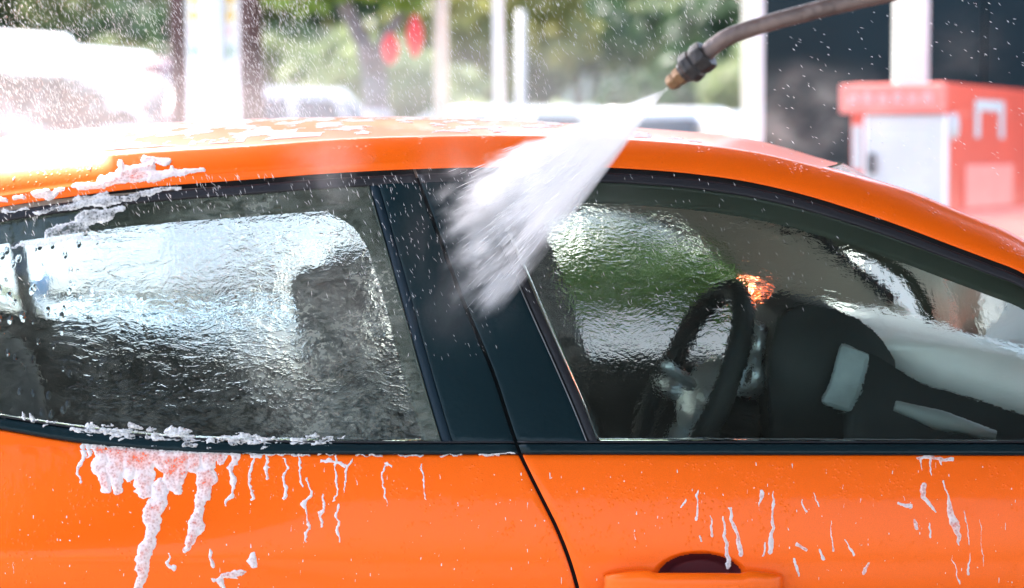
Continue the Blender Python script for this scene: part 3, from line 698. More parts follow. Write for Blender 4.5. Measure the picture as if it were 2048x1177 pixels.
def post(name, label, u0, u1, d, z0, z1, mat, cat, group=None, rnd=False, lean=0, vref=150):
    a, b = rp(u0, vref, d), rp(u1, vref, d); w_ = b[0] - a[0]; x = (a[0] + b[0]) / 2
    if rnd: v, f = tube([(-lean * .5, 0, 0), (lean * (z1 - z0 - .9), 0, z1 - z0)], w_ / 2, 20)
    else: v, f = box(w_, w_ * .8, z1 - z0, (0, 0, (z1 - z0) / 2))
    o = obj(name, v, f, mat, None, smooth=rnd, bevel=0 if rnd else .008); o.location = (x, d - D, z0)
    return tag(o, label, cat, group)
OFFW = plain('off_white_metal', (.70, .69, .65), .5, var=.06)
for k in (2, 4):
    v, f = box(.10, .10, 1.07, (xw0 + 1.14 * k, 0, .535)); obj('leg', v, f, DARKM, wall, smooth=False)
post('steel_post', 'square white steel post rising behind the red cabinet', 1790, 1853, 11.2, 0, 4.2, OFFW, 'post')
post('frame_post', 'slim white frame post at the edge of the dark wall', 1503, 1526, 11.7, 0, 4.2, WHITE, 'post')
post('frame_post', 'cream post standing just beside the slim white frame post', 1484, 1499, 11.9, 0, 4.2, plain('cream_metal', (.66, .64, .55), .5), 'post')
post('pole', 'thick beige round pole beyond the car roof', 868, 897, 11.0, TZ, 5, plain('beige_pole_paint', (.60, .53, .44), .6), 'pole', rnd=True)
post('pole', 'slim grey pole ending below the treetops beside the white lamp pole', 1034, 1051, 14, TZ, 2.25, plain('grey_pole_paint', (.42, .42, .44), .6), 'pole', rnd=True)
lpz = empty('lamp_pole', 'white lamp pole with a thick white collar beyond the roof', 'lamp post', (rp(1000, 150, 11)[0], 11 - D, TZ))
v, f = tube([(.015, 0, 0), (-.06, 0, 4.5)], .025, 20); obj('shaft', v, f, WHITE, lpz)
v, f = lathe([(.001, .78), (.055, .78), (.065, .84), (.06, 1.0), (.03, 1.06), (.024, 1.08)], (0, 0, 0), (0, 0, 1), 28); obj('collar', v, f, WHITE, lpz)
# totem with yellow signs
tm = empty('sign_totem', 'tall white roadside totem with yellow characters on both wings', 'sign', (rp(428, 150, 12)[0], 12 - D, TZ))
k = 12 / F
v, f = box(36*k, .12, 4.2, (0, 0, 2.1)); obj('column', v, f, plain('pale_blue_white', (.66, .72, .78), .5, var=.04), tm, smooth=False, bevel=.01)
YEL = plain('yellow_sign', (.72, .48, .04), .5); GRN = plain('green_sign', (.25, .42, .3), .5)
for s_ in (-1, 1):
    v, f = box(33*k, .04, 3.0, (s_*36*k, .01, 2.45)); wg = obj('wing', v, f, WHITE, tm, smooth=False, bevel=.006)
    for j, (z0, h_, m_) in enumerate(((1.37, .06, GRN), (1.55, .055, YEL), (1.63, .05, YEL), (1.70, .05, YEL), (1.78, .05, YEL), (1.47, .04, plain('pink_sign', (.72, .5, .45), .5)))):
        v, f = box(14*k, .008, h_, (s_*36*k - 2*k, -.016, z0)); obj('sign_character', v, f, m_, wg, smooth=False)

# ================================================================ trees
def leaf_mat(name, c1, c2):
    t = NT(name); vec = t.coord(); f = t.noise(vec, 2.2, 4)
    col = t.ramp(f, [(.32, c1), (.68, c2)]); t.l(col, t.b.inputs['Base Color']); t.b.inputs['Roughness'].default_value = .6
    tl = t.n('BsdfTranslucent'); t.l(col, tl.inputs[0]); mx = t.n('MixShader', Fac=.45)
    t.l(t.b.outputs[0], mx.inputs[1]); t.l(tl.outputs[0], mx.inputs[2]); t.l(mx.outputs[0], t.out.inputs[0]); return t.m
LEAF1 = leaf_mat('bright_leaf', (.09, .16, .02), (.20, .30, .04)); LEAF2 = leaf_mat('dark_leaf', (.02, .045, .025), (.05, .085, .04))
LEAF3 = leaf_mat('pale_leaf', (.12, .16, .075), (.23, .26, .13)); LEAF4 = leaf_mat('yellow_leaf', (.15, .16, .05), (.24, .23, .09))
BARK = plain('reddish_bark', (.075, .042, .038), .9, var=.35, scale=14, bump=.8, bscale=30)
BARKG = plain('grey_bark', (.16, .14, .13), .9, var=.3, scale=12, bump=.8, bscale=30)
WHITEWASH = plain('whitewash', (.42, .40, .40), .9, var=.2, scale=10, bump=.5, bscale=30)
def leaves(clumps, n, size, rng):
    cs = np.array([c[:3] for c in clumps]); rs = np.array([c[3] for c in clumps]); w_ = rs ** 2 / (rs ** 2).sum()
    i = rng.choice(len(clumps), n, p=w_); d = rng.normal(size=(n, 3)); d /= np.linalg.norm(d, axis=1)[:, None]
    p = cs[i] + d * (rs[i] * rng.uniform(.35, 1, n) ** .6)[:, None] * np.array([1, 1, .8])
    a = rng.normal(size=(n, 3)); a /= np.linalg.norm(a, axis=1)[:, None]; b = np.cross(a, rng.normal(size=(n, 3))); b /= np.linalg.norm(b, axis=1)[:, None]
    s_ = size * rng.uniform(.6, 1.3, n)[:, None]
    V = np.stack([p - a * s_, p + b * s_ * .5, p + a * s_, p - b * s_ * .5], 1).reshape(-1, 3); Fc = np.arange(4 * n).reshape(-1, 4)
    return V, Fc
def crown_mesh(name, clumps, n, size, mat, seed):
    V, Fc = leaves(clumps, n, size, np.random.default_rng(seed)); return mesh(name, V, Fc, mat, smooth=False)
def link(name, me, parent): o = bpy.data.objects.new(name, me); COL.objects.link(o); o.parent = parent; return o
def street_tree(name, label, u, d, trunk, rad, clumps, nleaf, mat, bark, group, seed, lower=None):
    b = rp(u, 150, d); t = empty(name, label, 'tree', (b[0], d - D, TZ), 0, group)
    parts = [tube(pth, r_, 14) for pth, r_ in zip(trunk, rad)]
    for q in parts: obj('trunk' if q is parts[0] else 'limb', q[0], q[1], bark, t)
    if lower: obj('painted_trunk', *tube(*lower, 14), WHITEWASH, t)
    link('crown', crown_mesh('crown', clumps, nleaf, .07, mat, seed), t); return t
rc = lambda n, R_, z, s: [(*(np.random.default_rng(s + i).normal(size=2) * R_ * .5), z + np.random.default_rng(s * 3 + i).uniform(-.5, .9), np.random.default_rng(s * 7 + i).uniform(.3, .6)) for i in range(n)]
street_tree('street_tree', 'dark reddish tree trunk before the white totem, half lost in mist', 355, 13, [[(.06, 0, 0), (.03, 0, .9), (0, 0, 1.6), (-.03, 0, 2.6)], [(0, 0, 2.2), (.5, .2, 3.0)]], [[.09, .055, .045, .03], [.03, .01]],
            rc(9, 1.6, 3.1, 11), 3500, LEAF2, BARK, 'trees along the car park edge', 1)
street_tree('street_tree', 'straight dark brown tree trunk just past the white totem', 502, 11.5, [[(0, 0, 0), (.01, 0, .9), (0, 0, 1.5), (-.02, 0, 2.6)], [(0, 0, 2.1), (-.4, .2, 2.9)]], [[.09, .062, .056, .04], [.035, .01]],
            rc(9, 1.4, 3.0, 31) + [(.27, -.1, 1.60, .13), (.12, 0, 1.72, .14)], 3800, LEAF1, BARK, 'trees along the car park edge', 2)
k = 11 / F
street_tree('street_tree', 'forked grey tree with bright green leaves and two red ornaments', 750, 11, [[(0.0, 0, 0), (.01, 0, .85), (.0, 0, 1.22)], [(0, 0, 1.15), (-.05, 0, 1.36), (-.13, 0, 1.52), (-.19, 0, 1.66), (-.35, 0, 2.2)], [(.0, 0, 1.15), (.04, 0, 1.38), (.12, .02, 1.5), (.22, .05, 1.62), (.5, 0, 2.2)]],
            [[.07, .066, .06], [.05, .042, .036, .033, .02], [.045, .03, .024, .02, .012]],
            rc(8, 1.1, 2.9, 51) + [(-.30, -.1, 1.60, .12), (-.16, 0, 1.68, .13), (.02, 0, 1.64, .11), (.13, 0, 1.58, .10), (.24, .05, 1.66, .13), (-.42, .1, 1.70, .14)], 5200, LEAF1, BARKG, 'trees along the car park edge', 3,
            ([(.01, 0, .0), (.012, -.004, .5), (.012, -.004, 1.06)], [.088, .078, .07]))
LANT = plain('red_paper', (.62, .03, .03), .6)
for (u, v_, w_, h_, lb) in ((781, 97, 18, 33, 'smaller red paper lantern hanging lower in the forked tree'), (830, 72, 17, 44, 'longer red paper lantern hanging higher in the forked tree')):
    p = rp(u, v_, 10.8); e = empty('red_lantern', lb, 'lantern', tuple(p), 0, 'red lanterns in the forked tree'); q = 10.8 / F
    pr_ = [(.001, -h_*q)] + [(w_*q*math.sin(math.pi*(i+.6)/12.2)**.7, h_*q*(-1 + 2*(i + .6)/12.2)) for i in range(12)] + [(.001, h_*q)]
    v, f = lathe(pr_, (0, 0, 0), (0, 0, 1), 24); obj('shade', v, f, LANT, e)
    v, f = tube([(0, 0, h_*q), (0, .0, h_*q + .16)], .003, 6); obj('string', v, f, DARKM, e)

# hillside trees and bushes
kinds = [('pale_tree', 'pale green rounded tree on the hillside', LEAF3), ('dark_tree', 'dark green tree on the hillside', LEAF2), ('yellow_tree', 'yellowish green tree on the hillside', LEAF4)]
crowns = []
for ki, (nm, lb, mt) in enumerate(kinds):
    for j in range(2):
        rg = np.random.default_rng(100 + ki * 10 + j); cl = [(*(rg.normal(size=2) * .9), 2.3 + rg.uniform(-1.2, 1.3), rg.uniform(.5, 1.0)) for _ in range(11)]
        crowns.append((ki, crown_mesh('crown', cl, 2600, .20, mt, 200 + ki * 10 + j)))
htrunk = mesh('trunk', *tube([(0, 0, -.4), (.05, 0, 1.0), (.0, .05, 2.4)], [.16, .12, .05], 8), BARK)
rg = np.random.default_rng(5); cnt = 0
for i in range(110):
    y = 31 + 70 * rg.uniform(0, 1) ** .9; hw = (y + D) / F * 1200; x = rg.uniform(-hw, hw * .62)
    uu = 1024 + x / (y + D) * F
    if 1120 < uu < 1420 and y < 75: continue
    ki = rg.choice([0, 0, 1, 2] if uu > 560 else [0, 1, 1, 2]); 
    if uu > 900 and y > 70: ki = rg.choice([1, 1, 0])
    me = [c for c in crowns if c[0] == ki][rg.integers(2)][1]
    sc = rg.uniform(.55, 1.1) * (1.0 if y < 60 else 1.5)
    t = empty(kinds[ki][0], kinds[ki][1], 'tree', (x, y, float(hillz(x, y))), rg.uniform(0, 6.28), kinds[ki][0].replace('_', ' ') + 's on the hillside')
    t.scale = (sc, sc, sc * rg.uniform(.8, 1.1)); link('crown', me, t); link('trunk', htrunk, t)
# the wood further up: one mass
rg = np.random.default_rng(9); n = 900
yy = rg.uniform(100, 135, n); xx = rg.uniform(-40, 40, n); cl = [(a, b, float(hillz(a, b)) + rg.uniform(.5, 3.5), rg.uniform(1.0, 2.2)) for a, b in zip(xx, yy)]
V, Fc = leaves(cl, 26000, .55, rg); o = obj('wood', V, Fc, LEAF2, smooth=False); tag(o, 'dark mass of woodland higher up the hillside', 'wood', kind='stuff')
# hedge in a planter seen through the front windows
hb = rp(1320, 540, 10); pl = empty('planter', 'long pale concrete planter with a green hedge behind the car', 'planter', (hb[0], 10 - D, 0))
v, f = box(1.5, .5, .70, (0, 0, .35)); obj('trough', v, f, pave, pl, smooth=False, bevel=.02)
cl = [(x, rg.uniform(-.15, .15), .84 + rg.uniform(-.08, .10), .17) for x in np.linspace(-.6, .6, 26)]
link('hedge', crown_mesh('hedge', cl, 5000, .04, leaf_mat('hedge_leaf', (.035, .085, .015), (.085, .17, .03)), 77), pl)
# pale house on the hillside
hs_ = rp(1262, 125, 95); hz = float(hillz(hs_[0], 95 - D))
hse = empty('house', 'pale house with a reddish roof among the trees on the hillside', 'house', (hs_[0], 95 - D, hz))
HW = plain('pale_render', (.70, .70, .68), .8); RT = plain('faded_tile', (.42, .25, .20), .8)
def hb_(n_, sx, sy, sz, c, m, p=hse): v, f = box(sx, sy, sz, c); return obj(n_, v, f, m, p, smooth=False)
hb_('wall', 3.4, 4, 2.6, (0, 2, 1.3), HW); hb_('wall', 1.6, 3, 1.8, (-2.1, 1.5, .9), HW)
v, f = [(-1.9, -.3, 2.6), (1.9, -.3, 2.6), (1.9, 4.3, 2.6), (-1.9, 4.3, 2.6), (-1.2, 2, 3.4), (1.2, 2, 3.4)], [(0, 1, 5, 4), (1, 2, 5), (2, 3, 4, 5), (3, 0, 4), (0, 3, 2, 1)]; obj('roof', v, f, RT, hse, smooth=False)
for x in (-.9, .7):
    w_ = hb_('window', .8, .06, 1.0, (x, -.01, 1.5), DARKGLASS); hb_('window_frame', .9, .04, .08, (x, -.03, .98), HW, w_)

# ================================================================ parked cars beyond
def parked(name, label, paintm, loc, rz, L=4.2, W=1.7, Hh=1.48, van=False, zb=.86, group='cars parked beyond the washed car'):
    e = empty(name, label, 'car' if not van else 'van', loc, rz, group)
    n = 41; X = np.linspace(-L/2, L/2, n); t = np.linspace(0, 1, n)
    if van: hood = zb + .12 * sstep(1, .75, t); cab_ = Hh * (sstep(.0, .035, t) * sstep(.995, .80, t)) 
    else: hood = zb * (.84 + .16 * sstep(0, .12, t) * sstep(1, .68, t)); cab_ = np.where((t > .06) & (t < .74), 1, 0)
    hood = hood * (.72 + .28 * sstep(0, .06, t) * sstep(1, .94, t)); wid = W/2 * (.80 + .20 * sstep(0, .10, t) * sstep(1, .88, t))
    sec = [(-1, .18), (-1.0, .45), (-1.0, .75), (-.97, .93), (-.86, 1), (-.4, 1.015), (.4, 1.015), (.86, 1), (.97, .93), (1, .75), (1, .45), (1, .18)]
    V = [(X[i], wid[i]*a, .2 + (hood[i] - .2) * max(0, (b - .18)) / .82) for i in range(n) for a, b in sec]; k = len(sec)
    Fc = [(i*k + j, i*k + (j+1) % k, (i+1)*k + (j+1) % k, (i+1)*k + j) for i in range(n - 1) for j in range(k)] + [tuple(range(k)), tuple((n-1)*k + j for j in range(k))]
    obj('body', V, Fc, paintm, e)
    a0, a1 = (-L*.49, L*.28) if van else (-L*.44, L*.24); b0, b1 = (-L*.475, L*.10) if van else (-L*.27, L*.06)
    def ringat(f_, zoff=0, grow=0):
        xa, xb = a0 + (b0 - a0) * f_, a1 + (b1 - a1) * f_; yw = (W/2 - .05) - (.08 if van else .14) * f_ + grow; z = zb - .02 + (Hh - zb - .03) * f_ + zoff; o_ = []
        for s_ in np.linspace(0, 2*math.pi, 33)[:-1]:
            c_, q_ = math.cos(s_), math.sin(s_); o_.append(((xa + xb)/2 + (xb - xa)/2 * math.copysign(abs(c_)**.45, c_), yw * math.copysign(abs(q_)**.3, q_), z))
        return o_
    def stack(rs, cap=True):
        V = sum(rs, []); m = 32; Fc = [(i*m + j, i*m + (j+1) % m, (i+1)*m + (j+1) % m, (i+1)*m + j) for i in range(len(rs) - 1) for j in range(m)]
        if cap: Fc.append(tuple((len(rs)-1)*m + j for j in range(m)))
        return V, Fc
    v, f = stack([ringat(0), ringat(.5), ringat(.93)]); obj('windows', v, f, DARKGLASS, e)
    top = [ringat(.90, 0, .006), ringat(.97, .005, .004)] + [[(x * s_ + (1 - s_) * (b0 + b1)/2, y * s_, Hh - .01 + .03 * (1 - s_)) for x, y, z in ringat(1.0)] for s_ in (.97, .8, .4, .05)]
    v, f = stack(top); obj('roof', v, f, paintm, e)
    for (xa, xb) in ((a0, b0), (a0*.25 + a1*.75, b0*.2 + b1*.8), (a0*.52 + a1*.48, b0*.52 + b1*.48)) if not van else ((a0*.6 + a1*.4, b0*.6 + b1*.4), (a1, b1)):
        for s_ in (-1, 1):
            v, f = tube([(xa, s_*(W/2 - .045), zb - .03), (xb, s_*(W/2 - .165 + (.07 if van else 0)), Hh - .06)], .03, 6); obj('window_pillar', v, f, paintm, e)
    for x in (-L*.31, L*.31):
        for s_ in (-1, 1): wheel(x, s_*(W/2 - .10), e, s_)
    for s_ in (-1, 1):
        v, f = ellipsoid((L/2 - .10, s_*(W/2 - .28), zb*.74), (.12, .16, .08), 16, 10); obj('headlight', v, f, LAMP, e)
        v, f = ellipsoid((-L/2 + .10, s_*(W/2 - .24), zb*.82), (.12, .12, .08), 16, 10); obj('tail_light', v, f, RED, e)
        v, f = ellipsoid((L*.20, s_*(W/2 + .05), zb + .06), (.05, .10, .06), 14, 8); obj('door_mirror', v, f, paintm, e)
    return e
cp = lambda nm, c: plain(nm, c, .25, .0, .04, coat=.8)
CW = cp('white_car_paint', (.78, .78, .78)); 
def gp(u, d, z=TZ): p = rp(u, 200, d); return (p[0], d - D, z + .004)
parked('parked_car', 'white hatchback car parked beyond the rear of the roof, lost in mist', CW, gp(-60, 12.5), R(-35), Hh=1.50)
parked('parked_van', 'white van standing between the white hatchback and the maroon car', CW, gp(120, 18), R(70), 4.4, 1.75, 1.62, True, 1.0)
parked('parked_car', 'maroon car parked before the dark reddish trunk and the totem', cp('maroon_car_paint', (.10, .035, .04)), gp(265, 15.5), R(80), Hh=1.44)
parked('parked_car', 'pale grey saloon car parked behind the white lamp pole', cp('pale_grey_paint', (.42, .43, .43)), gp(1130, 23), R(12), 4.4, Hh=1.30)
parked('parked_van', 'silver white van with a dark rear window under the spray nozzle', cp('silver_van_paint', (.5, .5, .5)), gp(1345, 26), R(82), 4.2, 1.6, 1.32, True, .85)
parked('parked_car', 'blue grey hatchback parked beside the slim white frame posts', cp('blue_grey_paint', (.16, .20, .29)), gp(1530, 24), R(-60), 3.7, 1.6, 1.27)
parked('parked_car', 'pale car parked beside the forked tree trunk', cp('pale_car_paint', (.40, .39, .40)), gp(610, 24), R(30), 4.2, 1.7, 1.50)
parked('parked_car', 'blue car added close behind the washed car, standing in for a blue reflection in its rear window', cp('blue_reflection_paint', (.10, .19, .30)), (-2.5, 4.2, .004), R(4), 4.2, 1.7, 1.40)  # added car whose blue stands in for the reflection at the rear glass end

# ================================================================ pressure lance
def wp(u, v, y): return Vector(at(u, v, y))
lance = empty('pressure_lance', 'dark brown metal pressure washer lance held over the car roof', 'lance', wp(1337, 172, -.50))
LM = plain('bronze_lance_metal', (.13, .092, .082), .38, .35, .3, 30, bump=.25, bscale=150, spec=.6); BR = plain('worn_brass', (.16, .09, .045), .4, .7, .4, 60, bump=.3, bscale=150)
BK = plain('blackened_steel', (.032, .028, .028), .45, .5, .4, 60, bump=.3, bscale=150)
O_ = wp(1337, 172, -.50)
pp = [(1404, 117, -.52), (1414, 106, -.522), (1427, 93, -.525), (1445, 80, -.53), (1470, 68, -.535), (1500, 58, -.54), (1560, 40, -.55), (1640, 19, -.565), (1720, 0, -.58), (1900, -40, -.62), (2300, -125, -.70), (2700, -210, -.78)]
v, f = tube([wp(*q) - O_ for q in pp], .0108, 20); obj('pipe', v, f, LM, lance)
v, f = tube([wp(*q) - O_ for q in ((2600, -189, -.76), (2850, -242, -.81), (3050, -285, -.85))], [.017, .019, .018], 18); g_ = obj('hand_grip', v, f, RUBBER, lance)
ax0, ax1 = wp(1410, 111, -.521) - O_, wp(1337, 172, -.50) - O_; axd = (ax1 - ax0).normalized(); Lx = (ax1 - ax0).length; ps = Lx / math.hypot(73, 61)
v, f = lathe([(.012, -.004), (.0195, -.004), (.0205, .002), (.0205, .010), (.0185, .012), (.0185, .015), (.0205, .017), (.021, .026), (.0195, .031), (.015, .033), (.0135, .038), (.010, .039)], ax0, axd, 8)
obj('coupling', v, f, BK, lance, smooth=False, bevel=.0012)
v, f = lathe([(.0095, .034), (.0125, .036), (.0125, .046), (.0105, .048), (.0112, .052), (.0110, Lx - .006), (.0085, Lx - .001), (.004, Lx)], ax0, axd, 6); obj('nozzle', v, f, BR, lance, smooth=False, bevel=.001)

# ================================================================ soap foam: raised sheets lying on the car
def foam(name, label, caps, step, hmax, warp, place, cov0=.75, seed=3, wob=26.0, sink=.0006):
    caps = np.array(caps, float); m = np.maximum(caps[:, 4], caps[:, 5]) + 2 * warp + 4
    u0, u1 = (np.minimum(caps[:, 0], caps[:, 2]) - m).min(), (np.maximum(caps[:, 0], caps[:, 2]) + m).max()
    v0, v1 = (np.minimum(caps[:, 1], caps[:, 3]) - m).min(), (np.maximum(caps[:, 1], caps[:, 3]) + m).max()
    uu = np.arange(u0, u1, step); vv_ = np.arange(v0, v1, step); U1, V1 = np.meshgrid(uu, vv_); Dm = np.full(U1.shape, 1e3)
    Uw = U1 + warp * 2 * (fbm(U1 / wob, V1 / wob, seed) - .47); Vw = V1 + warp * 2 * (fbm(U1 / wob, V1 / wob, seed + 9) - .47)
    for (a, b, c, d_, r0, r1), mm in zip(caps, m):
        i0, i1 = np.searchsorted(uu, (min(a, c) - mm, max(a, c) + mm)); j0, j1 = np.searchsorted(vv_, (min(b, d_) - mm, max(b, d_) + mm)); sl_ = (slice(j0, j1), slice(i0, i1))
        x, y = Uw[sl_], Vw[sl_]; L2 = (c - a)**2 + (d_ - b)**2 + 1e-6; t = np.clip(((x - a)*(c - a) + (y - b)*(d_ - b)) / L2, 0, 1)
        Dm[sl_] = np.minimum(Dm[sl_], np.hypot(x - a - t*(c - a), y - b - t*(d_ - b)) - (r0 + (r1 - r0)*t))
    n2 = fbm(U1 / 7, V1 / 7, seed + 20); h = hmax * (1 - np.exp(np.minimum(Dm, 0) / 7.0)) * (.75 + .5 * n2)
    h = np.where(Dm < 0, h - sink * np.exp(np.minimum(Dm, 0) / 1.5), -sink); keep = Dm < step * .5
    cov = cov0 + .42 * np.exp(-(np.maximum(-Dm - 1, 0) / 5.0)) + .7 * (fbm(U1 / 34, V1 / 22, seed + 40) - .5) - .25 * (Dm > -1.2)
    kk = keep[:-1, :-1] & keep[1:, :-1] & keep[:-1, 1:] & keep[1:, 1:]; jj, ii = np.nonzero(kk); b0 = jj * U1.shape[1] + ii
    q = np.stack([b0, b0 + U1.shape[1], b0 + U1.shape[1] + 1, b0 + 1], -1).tolist()
    us_ = sorted({i for f_ in q for i in f_}); ix_ = {a: b for b, a in enumerate(us_)}; us_ = np.array(us_)
    P = place(U1.reshape(-1)[us_], V1.reshape(-1)[us_], -h.reshape(-1)[us_])
    o = obj(name, P.tolist(), [[ix_[i] for i in f_] for f_ in q], FOAM)
    a = o.data.attributes.new('cov', 'FLOAT', 'POINT'); a.data.foreach_set('value', cov.reshape(-1)[us_].astype(np.float32))
    return tag(o, label, 'foam', kind='stuff')
rg = np.random.default_rng(21)
main = [(195, 900, 205, 935, 14, 18), (205, 935, 212, 978, 18, 9), (228, 905, 236, 982, 22, 11), (258, 905, 262, 955, 24, 14), (288, 905, 288, 980, 25, 16), (305, 905, 322, 935, 22, 14), (332, 905, 345, 980, 22, 12),
        (365, 905, 352, 970, 20, 10), (392, 905, 385, 940, 22, 14), (422, 905, 412, 955, 18, 13), (412, 945, 396, 1030, 19, 17), (396, 1030, 374, 1100, 17, 9), (322, 975, 302, 1060, 18, 19), (302, 1060, 286, 1120, 19, 16), (286, 1120, 278, 1200, 13, 15),
        (165, 898, 154, 935, 5, 4), (154, 935, 163, 964, 3.5, 5), (178, 895, 170, 915, 8, 3), (474, 905, 457, 1008, 8, 4.5), (462, 905, 476, 930, 14, 5), (440, 905, 445, 925, 10, 8), (500, 905, 520, 912, 6, 6), (505, 912, 501, 1004, 3.5, 4),
        (536, 912, 533, 962, 3, 4.5), (572, 912, 566, 992, 3, 4.5), (600, 912, 597, 975, 3, 3), (615, 960, 612, 1082, 3.5, 4), (648, 990, 644, 1062, 3, 3.5), (675, 915, 668, 1000, 3, 3), (700, 915, 690, 985, 4, 3), (680, 1010, 676, 1078, 3, 4),
        (335, 1115, 344, 1138, 3, 6), (412, 1098, 424, 1132, 3, 7), (430, 1158, 484, 1150, 7, 9), (500, 1122, 508, 1138, 11, 6), (440, 1165, 446, 1185, 8, 6), (238, 910, 425, 908, 8, 8), (770, 930, 782, 940, 5, 3), (640, 925, 690, 930, 3, 4), (770, 925, 768, 1010, 2.5, 2.5), (845, 925, 848, 1000, 2.5, 2)]
foam('soap_foam', 'thick white soap foam running down the rear door below its window', main, 1.5, .0038, 15.0, side, .47, 3, 24)
dots = []
for _ in range(210):
    u, v_ = rg.uniform(-20, 1100), rg.uniform(918, 1180); 
    if u > gapU(v_) - 8: continue
    l_ = rg.exponential(4); r_ = rg.uniform(.7, 1.7); dots.append((u, v_, u + rg.normal() * .6, v_ + l_, r_, r_ * rg.uniform(.6, 1.3)))
for u in range(480, 900, 21):
    v_ = 912 + rg.uniform(0, 30)
    for k in range(rg.integers(2, 8)):
        l_ = rg.uniform(4, 22); dots.append((u + rg.normal() * 2, v_, u + rg.normal() * 2, v_ + l_, rg.uniform(.7, 1.6), rg.uniform(.8, 2.4))); v_ += l_ + rg.uniform(4, 26)
foam('foam_flecks', 'small foam flecks and drips scattered over the rear door', dots, 1.0, .0011, 2.5, side, .40, 5, 10)
fr_ = [(1545, 985, 1546, 1040, 2.5, 4), (1546, 1040, 1540, 1104, 4, 7.5), (1460, 1018, 1484, 1108, 4, 6), (1448, 1035, 1458, 1132, 4, 5.5), (1420, 1032, 1424, 1074, 2.5, 4), (1524, 985, 1520, 1018, 5, 2), (1850, 972, 1846, 992, 7, 6), (1846, 992, 1870, 1026, 7, 3),
       (1886, 963, 1896, 1000, 3, 3), (1896, 1000, 1908, 1046, 4, 11), (1908, 1046, 1920, 1090, 10, 3), (1798, 1006, 1822, 1015, 4, 4), (1594, 1088, 1612, 1102, 5, 5), (1738, 1128, 1726, 1146, 4, 5), (1856, 1048, 1862, 1072, 3, 4), (1830, 1044, 1834, 1060, 4, 4),
       (1930, 1020, 1936, 1090, 2, 2.5), (1604, 1000, 1611, 1022, 2, 4), (1630, 985, 1640, 1012, 2.5, 3), (1395, 980, 1394, 1040, 3, 4), (1372, 998, 1360, 1015, 3, 3), (1400, 1075, 1404, 1082, 4, 4), (1660, 1040, 1668, 1100, 2, 3), (1690, 1080, 1706, 1112, 2.5, 3.5), (1590, 1120, 1596, 1150, 5, 4),
       (1640, 1100, 1646, 1120, 4, 5), (1960, 1040, 1966, 1130, 2, 2), (1905, 1110, 1918, 1170, 2, 3), (1940, 1105, 1936, 1150, 2, 4), (1835, 915, 1905, 918, 5, 5), (1840, 918, 1842, 942, 4, 2), (1862, 918, 1864, 950, 4, 2.5), (1880, 916, 1882, 928, 5, 3), (1530, 1085, 1526, 1110, 2.5, 3)]
for _ in range(170):
    u, v_ = rg.normal(1600, 230), rg.normal(1040, 75)
    if not (1225 < u < 1990 and 925 < v_ < 1185) or (1210 < u < 1570 and v_ > 1100): continue
    l_ = rg.exponential(7); r_ = rg.uniform(.7, 1.7); fr_.append((u, v_, u + l_ * .15 + rg.normal() * .5, v_ + l_, r_, r_ * rg.uniform(.7, 1.5)))
foam('foam_flecks', 'foam streaks trickling down the front door around its handle', fr_, 1.0, .0012, 6.0, side, .36, 8, 16)
bd = []
for _ in range(1500):
    u, v_ = rg.uniform(-20, 2060), rg.uniform(914, 1182)
    if abs(u - float(gapU(v_))) < 9 or (1200 < u < 1575 and v_ > 1095) or rg.random() > .25 + .75 * float(fbm(u / 90, v_ / 60, 88, 2)): continue
    r_ = 1.1 * 2.2 ** rg.random(); bd.append((u, v_, u + rg.normal() * .4, v_ + rg.exponential(2.5), r_, r_ * rg.uniform(.8, 1.2)))
foam('foam_beads', 'tiny white beads of soapy water dotted over both doors', bd, 1.0, .0012, .8, side, .55, 44, 8)
belt = []
for _ in range(150):
    u = rg.uniform(130, 660) if rg.random() < .8 else rg.uniform(-20, 760); b_ = float(vBeltTop(u)); dens = math.exp(-((u - 330) / 260) ** 2)
    v_ = b_ + rg.normal(2, 8); r_ = rg.uniform(1.5, 3 + 6 * dens); belt.append((u, v_, u + rg.uniform(4, 26), v_ + rg.normal() * 2, r_, r_ * .7))
for u in (45, 62, 176, 184): b_ = float(vBeltTop(u)); belt.append((u, b_ - rg.uniform(8, 26), u + 3, b_, 2.5, 5))
belt += [(u, float(vBeltBot(u)), u + 18, float(vBeltBot(u + 18)), 2.4, 2.4) for u in range(180, 1010, 19) if rg.random() < .8] + [(960, 909, 1026, 908, 2.5, 5)]
foam('soap_foam', 'broken line of soap foam along the black belt strip of the rear door', belt, 1.6, .007, 7.0, lambda a, b, c: side(a, b, c - .006), .34, 12, 12, .008)
rl = [(205, 361, 260, 352, 12, 14), (240, 345, 300, 335, 12, 12), (260, 355, 342, 348, 14, 9), (330, 345, 410, 342, 8, 4), (68, 388, 90, 386, 7, 9), (95, 392, 112, 388, 8, 6), (150, 372, 180, 370, 7, 8), (110, 383, 125, 380, 5, 6), (160, 378, 205, 368, 7, 9),
      (285, 318, 330, 322, 7, 9), (30, 395, 45, 393, 5, 6), (0, 402, 14, 400, 6, 5), (85, 340, 92, 350, 3, 2), (26, 362, 30, 356, 3, 2), (180, 328, 176, 336, 2, 3), (340, 335, 352, 352, 5, 4), (240, 330, 246, 352, 8, 10), (300, 360, 320, 358, 8, 5)]
foam('soap_foam', 'frothy soap foam clinging to the orange roof edge over the rear window', rl, 2.0, .008, 7.0, lambda a, b, c: rail(a, b, c), .50, 15, 20)
gl_ = [(70, 428, 205, 405, 4, 8), (205, 405, 308, 384, 9, 7), (308, 384, 365, 374, 6, 3), (150, 402, 210, 392, 5, 6), (0, 424, 60, 418, 3, 3), (27, 491, 120, 482, 3, 6), (100, 472, 150, 455, 12, 16), (120, 478, 200, 478, 6, 3), (165, 440, 220, 428, 16, 10), (190, 430, 240, 418, 10, 7), (130, 470, 175, 462, 10, 8)]
